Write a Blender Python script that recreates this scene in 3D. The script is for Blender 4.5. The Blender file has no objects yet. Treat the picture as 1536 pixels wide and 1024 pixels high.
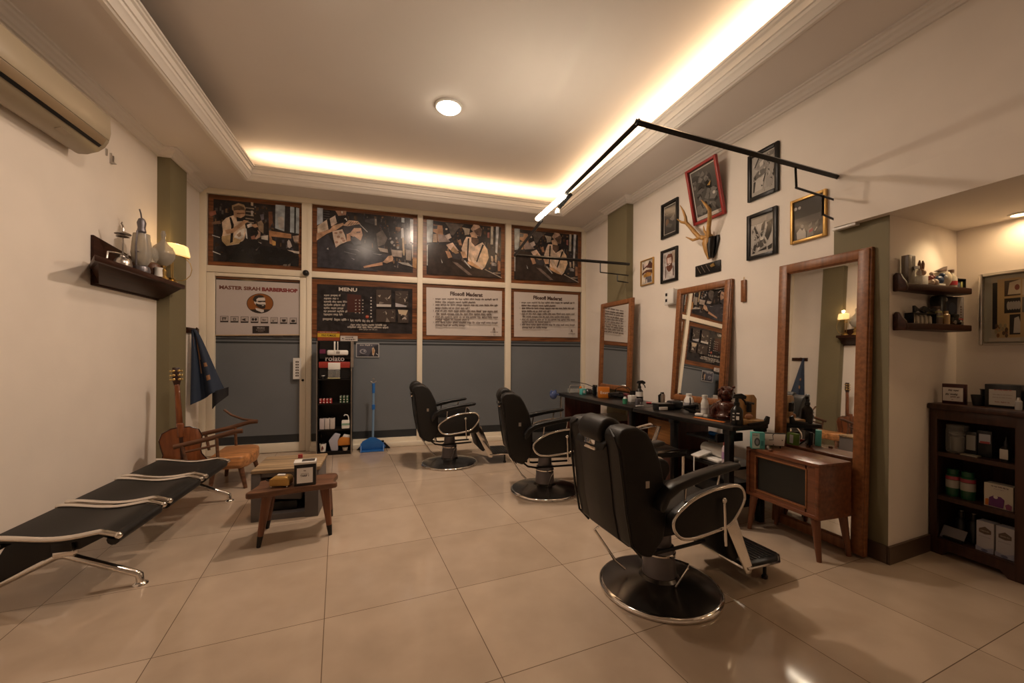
import bpy, bmesh, math, random
from mathutils import Vector, Matrix
random.seed(7)
S = bpy.context.scene
COL = S.collection
PI = math.pi
H = 1.18

# ------------------------------------------------------------------ materials
def mat(name, col, rough=0.5, metal=0.0, emit=None, estr=0.0, spec=0.5, noise=0.0, nscale=8.0, bump=0.0, coat=0.0, trans=0.0, alpha=1.0, stretch=None):
    m = bpy.data.materials.new(name); m.use_nodes = True
    nt = m.node_tree; b = nt.nodes['Principled BSDF']
    b.inputs['Base Color'].default_value = (*col, 1)
    b.inputs['Roughness'].default_value = rough
    b.inputs['Metallic'].default_value = metal
    b.inputs['Specular IOR Level'].default_value = spec
    b.inputs['Coat Weight'].default_value = coat
    b.inputs['Transmission Weight'].default_value = trans
    b.inputs['Alpha'].default_value = alpha
    if emit:
        b.inputs['Emission Color'].default_value = (*emit, 1)
        b.inputs['Emission Strength'].default_value = estr
    if noise > 0 or bump > 0:
        tc = nt.nodes.new('ShaderNodeTexCoord'); mp = nt.nodes.new('ShaderNodeMapping')
        if stretch: mp.inputs['Scale'].default_value = stretch
        nz = nt.nodes.new('ShaderNodeTexNoise'); nz.inputs['Scale'].default_value = nscale; nz.inputs['Detail'].default_value = 6
        nt.links.new(tc.outputs['Object'], mp.inputs['Vector']); nt.links.new(mp.outputs['Vector'], nz.inputs['Vector'])
        if noise > 0:
            r = nt.nodes.new('ShaderNodeValToRGB')
            r.color_ramp.elements[0].position = .3; r.color_ramp.elements[1].position = .7
            r.color_ramp.elements[0].color = (*[c*(1-noise) for c in col], 1)
            r.color_ramp.elements[1].color = (*[min(1, c*(1+noise)) for c in col], 1)
            nt.links.new(nz.outputs['Fac'], r.inputs['Fac']); nt.links.new(r.outputs['Color'], b.inputs['Base Color'])
        if bump > 0:
            bp = nt.nodes.new('ShaderNodeBump'); bp.inputs['Strength'].default_value = bump; bp.inputs['Distance'].default_value = .002
            nt.links.new(nz.outputs['Fac'], bp.inputs['Height']); nt.links.new(bp.outputs['Normal'], b.inputs['Normal'])
    return m

_flat = {}
def flat(r, g, b, rough=.35):
    k = (round(r, 3), round(g, 3), round(b, 3), rough)
    if k not in _flat:
        _flat[k] = mat('print_%02d_%02d_%02d' % (int(r*99), int(g*99), int(b*99)), (r, g, b), rough, noise=.4 if rough == .2 else 0, nscale=14)
    return _flat[k]

def wood(name, col, rough=.4, axis='z', k=.35, coat=0.0, spec=.4):
    st = {'x': (1, 14, 14), 'y': (14, 1, 14), 'z': (14, 14, 1)}[axis]
    return mat(name, col, rough, spec=spec, noise=k, nscale=3.0, bump=.15, coat=coat, stretch=st)

def glass(name, col=(1, 1, 1), a=.25, rough=.05):
    m = bpy.data.materials.new(name); m.use_nodes = True
    nt = m.node_tree; nt.nodes.clear()
    o = nt.nodes.new('ShaderNodeOutputMaterial'); mx = nt.nodes.new('ShaderNodeMixShader')
    t = nt.nodes.new('ShaderNodeBsdfTransparent'); g = nt.nodes.new('ShaderNodeBsdfPrincipled')
    t.inputs['Color'].default_value = (*col, 1)
    g.inputs['Base Color'].default_value = (*col, 1); g.inputs['Roughness'].default_value = rough
    mx.inputs['Fac'].default_value = a
    nt.links.new(t.outputs[0], mx.inputs[1]); nt.links.new(g.outputs[0], mx.inputs[2]); nt.links.new(mx.outputs[0], o.inputs['Surface'])
    return m

M_wall = mat('wall_paint', (.82, .75, .675), .75, noise=.03, nscale=3, bump=.05)
M_ceil = mat('ceiling_paint', (.76, .70, .65), .85, noise=.02, nscale=2)
M_trimw = mat('plaster_moulding', (.84, .79, .73), .6)
M_green = mat('olive_paint', (.20, .17, .095), .7, noise=.06, nscale=3)
M_frame = mat('cream_frame_paint', (.82, .74, .60), .45)
M_film = mat('grey_window_film', (.155, .170, .186), .38, noise=.05, nscale=2)
M_film2 = mat('dark_window_band', (.028, .032, .036), .35)
M_brownbase = mat('brown_baseboard', (.085, .05, .03), .4)
M_blk = mat('black_leather', (.0125, .0110, .010), .5, bump=.2, nscale=120, spec=.32)
M_blkm = mat('black_metal', (.012, .011, .011), .3, metal=.3)
M_blkp = mat('black_plastic', (.010, .0098, .010), .28, spec=.4)
M_blkw = mat('black_laminate', (.010, .0085, .008), .34, spec=.3)
M_chr = mat('chrome', (.80, .77, .73), .12, metal=1)
M_steel = mat('brushed_steel', (.55, .52, .49), .3, metal=1)
M_col = mat('dark_grey_steel', (.17, .16, .175), .36, metal=.6)
M_disc = mat('polished_dark_disc', (.15, .14, .135), .24, metal=.85)
M_wood = wood('walnut_wood', (.17, .062, .028), .35, 'z')
M_woodx = wood('walnut_wood_x', (.17, .062, .028), .35, 'x')
M_wood_y = wood('mahogany_wood_y', (.155, .052, .022), .32, 'y', coat=.2)
M_mir_y = wood('orange_teak_y', (.235, .09, .031), .38, 'y', .28)
M_mir_z = wood('orange_teak_z', (.235, .09, .031), .38, 'z', .28)
M_shelf = wood('dark_shelf_wood', (.036, .0115, .006), .42, 'y', spec=.22)
M_shelfx = wood('dark_shelf_wood_x', (.036, .012, .006), .45, 'x', spec=.2)
M_book = wood('dark_bookcase_wood', (.045, .018, .011), .4, 'z')
M_teak = wood('honey_teak', (.42, .19, .07), .4, 'x', .45)
M_brown = wood('brown_wood', (.13, .058, .03), .4, 'x', .4)
M_guit = wood('guitar_mahogany', (.17, .052, .017), .22, 'z', .3, coat=.5)
M_guitd = mat('guitar_dark_strip', (.035, .014, .009), .25)
M_mirror = mat('mirror_glass', (.86, .86, .84), .015, metal=1)
M_white = mat('white_plastic', (.78, .76, .72), .35)
M_paper = mat('white_paper', (.80, .77, .74), .6)
M_gold = mat('gold_frame', (.55, .33, .10), .35, metal=.6)
M_brass = mat('brass', (.60, .42, .16), .28, metal=1)
M_ac = mat('air_conditioner_shell', (.36, .30, .21), .4)
M_glassc = glass('clear_glass', (.93, .93, .9), .16)
M_bulb = glass('frosted_chimney_glass', (.62, .585, .52), .42, .2)
M_blue = mat('blue_plastic', (.02, .13, .42), .3)
M_teal = mat('teal_card', (.10, .45, .42), .45)
M_orange = mat('orange_plastic', (.70, .20, .02), .4)
M_red = mat('red_lacquer', (.35, .035, .03), .3)
M_bone = wood('antler_bone', (.42, .22, .06), .4, 'z', .4)
M_statue = mat('polished_dark_carving', (.06, .014, .008), .16, coat=.5)
M_grey = mat('grey_laminate', (.12, .105, .10), .5)
M_wick = wood('woven_mat', (.30, .21, .12), .7, 'x', .5)
M_ledw = mat('led_diffuser', (1, 1, 1), .4, emit=(1, .84, .64), estr=80)
M_lamp = mat('lamp_diffuser', (1, 1, 1), .4, emit=(1, .86, .66), estr=16)
M_shade = mat('lit_glass_shade', (1, .85, .55), .4, emit=(1, .60, .20), estr=.8)
M_down = mat('downlight_bulb', (1, .9, .7), .4, emit=(1, .72, .38), estr=6)

# floor: glossy beige tiles, grid turned slightly against the walls
def floor_mat():
    m = bpy.data.materials.new('polished_beige_tiles'); m.use_nodes = True
    nt = m.node_tree; N = nt.nodes; L = nt.links; b = N['Principled BSDF']
    tc = N.new('ShaderNodeTexCoord'); mp = N.new('ShaderNodeMapping'); mp.vector_type = 'TEXTURE'
    mp.inputs['Location'].default_value = (.411, 1.43, 0)
    mp.inputs['Rotation'].default_value = (0, 0, .104)
    mp.inputs['Scale'].default_value = (.608, .612, 1)
    L.new(tc.outputs['Object'], mp.inputs['Vector'])
    sep = N.new('ShaderNodeSeparateXYZ'); L.new(mp.outputs['Vector'], sep.inputs[0])
    def mth(op, a, b2=None):
        n = N.new('ShaderNodeMath'); n.operation = op
        for i, v in enumerate((a, b2)):
            if v is None: continue
            if isinstance(v, (int, float)): n.inputs[i].default_value = v
            else: L.new(v, n.inputs[i])
        return n.outputs[0]
    ds = []
    for ax in 'XY':
        f = mth('FRACT', sep.outputs[ax]); g = mth('SUBTRACT', f, .5); a = mth('ABSOLUTE', g); ds.append(mth('GREATER_THAN', a, .5 - .0028))
    line = mth('MAXIMUM', ds[0], ds[1])
    cx = mth('FLOOR', sep.outputs['X']); cy = mth('FLOOR', sep.outputs['Y'])
    cb = N.new('ShaderNodeCombineXYZ'); L.new(cx, cb.inputs[0]); L.new(cy, cb.inputs[1])
    wn = N.new('ShaderNodeTexWhiteNoise'); wn.noise_dimensions = '2D'; L.new(cb.outputs[0], wn.inputs['Vector'])
    nz = N.new('ShaderNodeTexNoise'); nz.inputs['Scale'].default_value = 5; nz.inputs['Detail'].default_value = 8; L.new(tc.outputs['Object'], nz.inputs['Vector'])
    r = N.new('ShaderNodeValToRGB'); r.color_ramp.elements[0].color = (.43, .335, .25, 1); r.color_ramp.elements[1].color = (.52, .41, .31, 1)
    r.color_ramp.elements[0].position = .3; r.color_ramp.elements[1].position = .7
    mixv = mth('ADD', mth('MULTIPLY', nz.outputs['Fac'], .7), mth('MULTIPLY', wn.outputs['Value'], .3)); L.new(mixv, r.inputs['Fac'])
    mx = N.new('ShaderNodeMix'); mx.data_type = 'RGBA'; L.new(line, mx.inputs['Factor']); L.new(r.outputs['Color'], mx.inputs['A']); mx.inputs['B'].default_value = (.16, .11, .075, 1)
    L.new(mx.outputs['Result'], b.inputs['Base Color'])
    b.inputs['Roughness'].default_value = .08
    b.inputs['Specular IOR Level'].default_value = .5
    return m
M_floor = floor_mat()

# ------------------------------------------------------------------ geometry helper
class MB:
    def __init__(s, m=None, M=None):
        s.V = []; s.F = []; s.I = []; s.mats = []; s.i = 0; s.M = M or Matrix()
        if m: s.use(m)
    def use(s, m):
        if m not in s.mats: s.mats.append(m)
        s.i = s.mats.index(m); return s
    def take(s, bm, M=None, recalc=True):
        if recalc: bmesh.ops.recalc_face_normals(bm, faces=bm.faces)
        T = s.M @ M if M is not None else s.M
        n = len(s.V); bm.verts.index_update()
        s.V += [tuple(T @ v.co) for v in bm.verts]
        for f in bm.faces:
            s.F.append(tuple(n + v.index for v in f.verts)); s.I.append(s.i)
        bm.free(); return s
    def _bev(s, bm, r, seg=2, ang=.5):
        if r <= 0: return
        ed = [e for e in bm.edges if len(e.link_faces) == 2 and e.calc_face_angle(0) > ang]
        bmesh.ops.bevel(bm, geom=ed, offset=r, segments=seg, affect='EDGES', profile=.5, clamp_overlap=True)
    def box(s, x0, x1, y0, y1, z0, z1, bev=0, seg=2, M=None):
        bm = bmesh.new(); bmesh.ops.create_cube(bm, size=1)
        for v in bm.verts:
            v.co = Vector(((x0+x1)/2 + v.co.x*(x1-x0), (y0+y1)/2 + v.co.y*(y1-y0), (z0+z1)/2 + v.co.z*(z1-z0)))
        s._bev(bm, bev, seg); return s.take(bm, M)
    def prism(s, poly, ax, a, b, bev=0, seg=2, M=None):
        bm = bmesh.new()
        def P(p, t): return {'x': (t, p[0], p[1]), 'y': (p[0], t, p[1]), 'z': (p[0], p[1], t)}[ax]
        A = [bm.verts.new(P(p, a)) for p in poly]; B = [bm.verts.new(P(p, b)) for p in poly]
        n = len(poly); bm.faces.new(A); bm.faces.new(B[::-1])
        for i in range(n): bm.faces.new((A[i], A[(i+1) % n], B[(i+1) % n], B[i]))
        bmesh.ops.recalc_face_normals(bm, faces=bm.faces)
        s._bev(bm, bev, seg); return s.take(bm, M)
    def lathe(s, prof, c=(0, 0, 0), n=24, M=None, axis='z'):
        bm = bmesh.new(); R = []
        for r, z in prof:
            if r < 1e-6: R.append([bm.verts.new((0, 0, z))])
            else: R.append([bm.verts.new((r*math.cos(2*PI*k/n), r*math.sin(2*PI*k/n), z)) for k in range(n)])
        for a, b in zip(R, R[1:]):
            for k in range(n):
                k2 = (k+1) % n
                if len(a) == 1 and len(b) == 1: continue
                if len(a) == 1: bm.faces.new((a[0], b[k], b[k2]))
                elif len(b) == 1: bm.faces.new((a[k], a[k2], b[0]))
                else: bm.faces.new((a[k], a[k2], b[k2], b[k]))
        for q in (R[0], R[-1]):
            if len(q) > 1: bm.faces.new(q)
        T = Matrix.Translation(c)
        if axis == 'x': T = T @ Matrix.Rotation(PI/2, 4, 'Y')
        if axis == 'y': T = T @ Matrix.Rotation(-PI/2, 4, 'X')
        return s.take(bm, (M @ T) if M is not None else T)
    def tube(s, pts, r, n=8, closed=False, M=None, flat_=1.0):
        P = [Vector(p) for p in pts]; bm = bmesh.new(); R = []; m = len(P)
        up = None
        for i, p in enumerate(P):
            if closed: d = (P[(i+1) % m] - P[i-1])
            else: d = P[min(i+1, m-1)] - P[max(i-1, 0)]
            d = d.normalized() if d.length > 1e-9 else Vector((0, 0, 1))
            if up is None:
                up = Vector((0, 0, 1)) if abs(d.z) < .9 else Vector((1, 0, 0))
            x = d.cross(up)
            if x.length < 1e-4: x = d.cross(Vector((0, 1, 0)))
            x.normalize(); y = x.cross(d).normalized(); up = y
            rr = r[i] if isinstance(r, (list, tuple)) else r
            R.append([bm.verts.new(p + rr*(math.cos(2*PI*k/n)*x + flat_*math.sin(2*PI*k/n)*y)) for k in range(n)])
        for i in range(m if closed else m-1):
            a, b = R[i], R[(i+1) % m]
            for k in range(n): bm.faces.new((a[k], a[(k+1) % n], b[(k+1) % n], b[k]))
        if not closed: bm.faces.new(R[0]); bm.faces.new(R[-1])
        return s.take(bm, M)
    def sph(s, c, r, n=16, M=None):
        bm = bmesh.new(); bmesh.ops.create_uvsphere(bm, u_segments=n, v_segments=max(6, n//2), radius=1)
        r = r if isinstance(r, (tuple, list)) else (r, r, r)
        for v in bm.verts: v.co = Vector((c[0]+v.co.x*r[0], c[1]+v.co.y*r[1], c[2]+v.co.z*r[2]))
        return s.take(bm, M)
    def poly(s, pts, M=None):
        bm = bmesh.new(); bm.faces.new([bm.verts.new(p) for p in pts]); return s.take(bm, M, recalc=False)
    def grid(s, fn, nu, nv, M=None, thick=0):
        bm = bmesh.new(); G = [[bm.verts.new(fn(i/nu, j/nv)) for j in range(nv+1)] for i in range(nu+1)]
        for i in range(nu):
            for j in range(nv): bm.faces.new((G[i][j], G[i+1][j], G[i+1][j+1], G[i][j+1]))
        if thick:
            bmesh.ops.recalc_face_normals(bm, faces=bm.faces)
            bmesh.ops.solidify(bm, geom=bm.faces[:], thickness=thick)
        return s.take(bm, M)
    def text(s, txt, x, y, size, z=0.0, M=None, align='LEFT', bold=0.0, sx=1.0):
        cu = bpy.data.curves.new('t', 'FONT'); cu.body = txt; cu.size = size; cu.align_x = align; cu.resolution_u = 2; cu.offset = bold
        ob = bpy.data.objects.new('t', cu); COL.objects.link(ob)
        me = bpy.data.meshes.new_from_object(ob.evaluated_get(bpy.context.evaluated_depsgraph_get()))
        bpy.data.objects.remove(ob); bpy.data.curves.remove(cu)
        T = s.M @ M if M is not None else s.M; n = len(s.V)
        s.V += [tuple(T @ Vector((x+v.co.x*sx, y+v.co.y, z))) for v in me.vertices]
        for f in me.polygons: s.F.append(tuple(n+i for i in f.vertices)); s.I.append(s.i)
        bpy.data.meshes.remove(me); return s
    def build(s, name, parent=None, loc=None, rot=None, smooth=35, sub=0):
        me = bpy.data.meshes.new(name); me.from_pydata(s.V, [], s.F)
        for m in s.mats: me.materials.append(m)
        me.polygons.foreach_set('material_index', s.I)
        me.polygons.foreach_set('use_smooth', [smooth > 0]*len(s.F)); me.update()
        if smooth > 0: me.set_sharp_from_angle(angle=math.radians(smooth))
        o = bpy.data.objects.new(name, me); COL.objects.link(o)
        if parent: o.parent = parent
        if loc is not None: o.location = loc
        if rot is not None: o.rotation_euler = rot
        if sub:
            md = o.modifiers.new('sub', 'SUBSURF'); md.levels = sub; md.render_levels = sub
        return o

def tag(o, label, cat, group=None):
    o['label'] = label; o['category'] = cat
    if group: o['group'] = group
    return o
def thing(name, label, cat, loc=(0, 0, 0), rotz=0, group=None, mw=None):
    o = bpy.data.objects.new(name, None); COL.objects.link(o); o.empty_display_size = .05
    if mw is not None:
        o.location = mw.to_translation(); o.rotation_euler = mw.to_euler()
    else:
        o.location = loc; o.rotation_euler = (0, 0, rotz)
    return tag(o, label, cat, group)
def struct(o):
    o['kind'] = 'structure'; return o
def dup(root, loc, rotz, label, group=None):
    r = root.copy(); COL.objects.link(r); r.location = loc; r.rotation_euler = (0, 0, rotz); r['label'] = label
    if group: r['group'] = group
    for ch in list(root.children):
        c = ch.copy(); COL.objects.link(c); c.parent = r
        for g in list(ch.children):
            d = g.copy(); COL.objects.link(d); d.parent = c
    return r
def frame(o, u, v):
    u = Vector(u).normalized(); v = Vector(v).normalized(); n = u.cross(v)
    return Matrix(((u.x, v.x, n.x, o[0]), (u.y, v.y, n.y, o[1]), (u.z, v.z, n.z, o[2]), (0, 0, 0, 1)))
# ------------------------------------------------------------------ the setting
XL, XR, YB = -2.02, 2.82, 5.47
YN = -2.3
SOF, TOP = 3.06, 3.32
def sbox(name, m, *a, bev=0, parent=None):
    return struct(MB(m).box(*a, bev=bev).build(name, parent))
sbox('floor', M_floor, -2.14, 3.6, YN, 5.62, -.06, 0)
sbox('wall_left', M_wall, -2.16, XL, YN, 5.62, 0, 3.45)
sbox('wall_back', M_frame, XL, XR, 5.50, 5.62, 0, 3.45)
sbox('wall_near', M_wall, XL, 3.6, YN-.1, YN, 0, 3.45)
sbox('wall_right', M_wall, XR, 2.95, 1.86, 5.62, 0, 3.45)
struct(MB(M_wall).prism([(XR, YN), (XR, 1.86), (3.6, 1.86), (3.6, YN)], 'z', 1.99, 3.45).build('wall_right_bulkhead'))
sbox('wall_right_beam', M_wall, 2.68, 3.6, YN, 1.845, 1.985, 2.2)
struct(MB(M_wall).prism([(2.736, 1.578), (3.5, 1.655), (3.5, 1.88), (2.736, 1.88)], 'z', 0, 1.985).build('wall_alcove_side'))
sbox('wall_alcove_back', M_wall, 3.5, 3.6, YN, 1.70, 0, 1.985)
sbox('ceiling', M_ceil, -2.1, 2.9, YN, 5.6, TOP, 3.5)
# olive pilasters
sbox('trim_1', M_green, XL, -1.92, 4.545, 4.87, 0, SOF)
sbox('trim_2', M_green, 2.73, XR, 4.23, 4.665, 0, SOF)
sbox('trim_3', M_green, 2.7335, 2.7365, 1.5795, 1.88, 0, 1.985)
# soffit ring round the raised tray
X0, X1, Y0, Y1 = -1.40, 2.22, -.7, 4.97
b = MB(M_ceil)
b.box(XL, X0, YN, YB+.05, SOF, SOF+.03).box(X1, XR, YN, YB+.05, SOF, SOF+.03).box(X0, X1, Y1, YB+.05, SOF, SOF+.03).box(X0, X1, YN, Y0, SOF, SOF+.03)
struct(b.build('ceiling_soffit'))
def ring(prof):
    bm = bmesh.new(); R = []
    for d, z in prof: R.append([bm.verts.new(p) for p in ((X0+d, Y0+d, z), (X1-d, Y0+d, z), (X1-d, Y1-d, z), (X0+d, Y1-d, z))])
    n = len(R)
    for i in range(n):
        a, c = R[i], R[(i+1) % n]
        for k in range(4): bm.faces.new((a[k], a[(k+1) % 4], c[(k+1) % 4], c[k]))
    return bm
b = MB(M_trimw)
b.take(ring([(-.075, 3.06), (-.075, 3.048), (-.06, 3.044), (-.055, 3.03), (-.03, 3.026), (-.02, 3.034), (-.012, 3.034), (.004, 3.056), (.02, 3.068), (.024, 3.085), (.034, 3.088), (.036, 3.13), (.05, 3.136), (.052, 3.15), (.062, 3.153), (.062, 3.168), (.0, 3.168), (-.0, 3.07)]))
struct(b.build('trim_4', smooth=20))
def sweep(mb, path, prof, side=1):
    bm = bmesh.new(); P = [Vector(p) for p in path]; rows = []
    for i, p in enumerate(P):
        ds = []
        if i > 0: ds.append((P[i]-P[i-1]).normalized())
        if i < len(P)-1: ds.append((P[i+1]-P[i]).normalized())
        ns = [Vector((d.y, -d.x))*side for d in ds]
        if len(ns) == 2:
            m = ns[0]+ns[1]; m = m/(1+ns[0].dot(ns[1]))
        else: m = ns[0]
        rows.append([bm.verts.new((p.x+m.x*d, p.y+m.y*d, z)) for d, z in prof])
    for a, c in zip(rows, rows[1:]):
        for k in range(len(prof)-1): bm.faces.new((a[k], a[k+1], c[k+1], c[k]))
    mb.take(bm)
cor = [(0, 2.985), (.016, 2.985), (.02, 2.998), (.034, 3.004), (.044, 3.024), (.062, 3.032), (.07, 3.045), (.085, 3.048), (.085, SOF)]
b = MB(M_ceil); sweep(b, [(XL, YN), (XL, 4.545), (-1.92, 4.545), (-1.92, 4.87), (XL, 4.87), (XL, 5.45)], cor); struct(b.build('trim_5', smooth=20))
b = MB(M_ceil); sweep(b, [(XR, 5.45), (XR, 4.665), (2.73, 4.665), (2.73, 4.23), (XR, 4.23), (XR, YN)], cor); struct(b.build('trim_6', smooth=20))
sbox('baseboard_right', M_brownbase, 2.722, 2.7335, 1.5745, 1.88, 0, .10)
struct(MB(M_brownbase).prism([(2.722, 1.563), (3.5, 1.641), (3.5, 1.655), (2.722, 1.5785)], 'z', 0, .10).build('baseboard_right_side'))
# shop front: posts, rails, panes, door
b = MB(M_frame); F0, F1 = 5.43, 5.5
for x0, x1, z0 in ((XL, -1.952, 0), (-.925, -.868, 0), (.385, .452, 0), (1.58, 1.664, 0), (2.757, XR, 0)):
    b.box(x0, x1, F0, F1, z0, 3.0, bev=.004)
b.box(XL, XR, F0-.002, F1, 2.998, 3.058, bev=.003).box(-.978, -.92, F0+.001, F1, 2.178, 2.999)
b.box(-1.952, 2.757, F0+.003, F1, 2.105, 2.178, bev=.004)
b.box(-.868, 2.757, F0+.003, F1, 0, .105, bev=.004)
b.box(-.868, XR, 5.37, F0+.01, 0, .055, bev=.006)
struct(b.build('trim_8'))
def pane(name, x0, x1, z0, z1, parent=None):
    b = MB(M_film).box(x0, x1, 5.476, 5.49, z0, z1)
    b.use(M_film2).box(x0, x1, 5.473, 5.48, z0, z0+.095).box(x0, x1, 5.4735, 5.48, 1.335, 1.352).box(x0, x1, 5.4735, 5.48, 1.295, 1.315)
    o = b.build(name, parent)
    if parent is None: struct(o)
    return o
pane('window_1', -.868, .385, .105, 2.105)
pane('window_2', .452, 1.58, .105, 2.105)
pane('window_3', 1.664, 2.757, .105, 2.105)
for i, (a, c) in enumerate(((-1.952, -.925), (-.868, .385), (.452, 1.58), (1.664, 2.757))):
    struct(MB(M_film).box(a, c, 5.476, 5.49, 2.178, 3.0).build('window_%d' % (4+i)))
b = MB(M_frame)
b.box(-1.95, -1.872, F0+.006, F1-.004, .005, 2.10, bev=.004).box(-.995, -.928, F0+.006, F1-.004, .005, 2.10, bev=.004)
b.box(-1.872, -.995, F0+.008, F1-.004, .005, .11, bev=.004).box(-1.872, -.995, F0+.008, F1-.004, 2.062, 2.10, bev=.004)
d = struct(b.build('door_1'))
pane('door_pane', -1.872, -.995, .11, 2.062, d)
MB(M_blkm).lathe([(0, -.012), (.014, -.012), (.014, 0)], (-.958, F0+.006, .857), 12, axis='y').build('keyhole', d)

# ------------------------------------------------------------------ flat prints
def bil(q):
    (ax, ay), (bx, by), (cx, cy), (dx, dy) = q     # TL TR BR BL
    def f(x, y):
        u = v = .5
        for _ in range(12):
            xl = ax+(dx-ax)*v; xr = bx+(cx-bx)*v; u = (x-xl)/(xr-xl)
            yt = ay+(by-ay)*u; yb = dy+(cy-dy)*u; v = (y-yt)/(yb-yt)
        return min(1, max(0, u)), min(1, max(0, 1-v))
    return f
class Art:
    """layers of flat ink on one board; local frame: x right, y up, z towards the room"""
    def __init__(s, mb, w, h, quad=None, z=.0, x0=0, y0=0, rough=.35):
        s.mb = mb; s.w = w; s.h = h; s.f = bil(quad) if quad else (lambda u, v: (u, v)); s.k = 0; s.z = z; s.x0 = x0; s.y0 = y0; s.ro = rough
    def p(s, pts, c):
        s.k += 1; z = s.z + s.k*.00006
        P = []
        for x, y in pts:
            u, v = s.f(x, y); P.append((s.x0+u*s.w, s.y0+v*s.h, z))
        a = sum(P[i][0]*P[(i+1) % len(P)][1]-P[(i+1) % len(P)][0]*P[i][1] for i in range(len(P)))
        if a < 0: P = P[::-1]
        s.mb.use(flat(*c, s.ro)).poly(P); return s
    def r(s, x0, y0, x1, y1, c): return s.p([(x0, y0), (x1, y0), (x1, y1), (x0, y1)], c)
    def e(s, cx, cy, rx, ry, c, n=20): return s.p([(cx+rx*math.cos(2*PI*i/n), cy+ry*math.sin(2*PI*i/n)) for i in range(n)], c)
    def t(s, txt, x, y, hpx, c, align='CENTER', sx=1.0, bold=0.0):
        s.k += 1; u, v = s.f(x, y); u2, v2 = s.f(x, y-hpx)
        s.mb.use(flat(*c, s.ro)).text(txt, s.x0+u*s.w, s.y0+v*s.h, abs(v2-v)*s.h/.7, s.z+s.k*.00006, align=align, sx=sx, bold=bold); return s
    def words(s, x0, x1, y, hh, c, rnd):
        x = x0
        while x < x1:
            w = rnd.uniform(1.6, 5.2)*hh
            xe = min(x1, x+w); xx = x
            while xx < xe:
                g = hh*rnd.uniform(.28, .5); up = rnd.choice((0, 0, .35, -.3))*hh
                s.r(xx, y-hh*.5-max(0, up), min(xe, xx+g), y+hh*.5+max(0, -up), c); xx += g+hh*.16
            x = xe+hh*.7
        return s
BR = wood('poster_wood_print', (.17, .062, .022), .3, 'x', .65)
BRd = wood('poster_dark_wood_print', (.15, .058, .024), .3, 'x', .6)
def poster(name, label, x0, x1, z0, z1, inner, fn, border=BR):
    w, h = x1-x0, z1-z0
    t = thing(name, label, 'poster', mw=frame((x0, 5.472, z0), (1, 0, 0), (0, 0, 1)), group='posters on the shop front')
    l, r_, bt, tp = inner
    b = MB(border).box(0, w, 0, h, 0, .010); b.build('wood_border', t)
    b = MB(flat(.025, .022, .024, .2)).box(l, w-r_, bt, h-tp, .010, .0112)
    fn(b, w, h); b.build('print', t); return t
def clutter(a, x0, y0, x1, y1, n, seed, dim=1.0):
    r = random.Random(seed)
    for _ in range(n):
        cx, cy = r.uniform(x0, x1), r.uniform(y0, y1); w, h = r.uniform(8, 34), r.uniform(14, 60); k = r.choice((.6, .8, 1, 1.3))*dim
        c = r.choice(((.10, .055, .035), (.16, .09, .05), (.07, .06, .065), (.13, .11, .10), (.22, .13, .07), (.05, .05, .07)))
        q = r.uniform(-6, 6); a.p([(max(x0, cx-w/2), max(y0, cy-h/2)), (min(x1, cx+w/2), max(y0, cy-h/2+q)), (min(x1, cx+w/2+q*.4), min(y1, cy+h/2)), (max(x0, cx-w/2), min(y1, cy+h/2-q))], tuple(v*k for v in c))
skin = (.52, .32, .2); shirt = (.66, .52, .4); dk = (.018, .016, .018); win = (.36, .41, .45)
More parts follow.
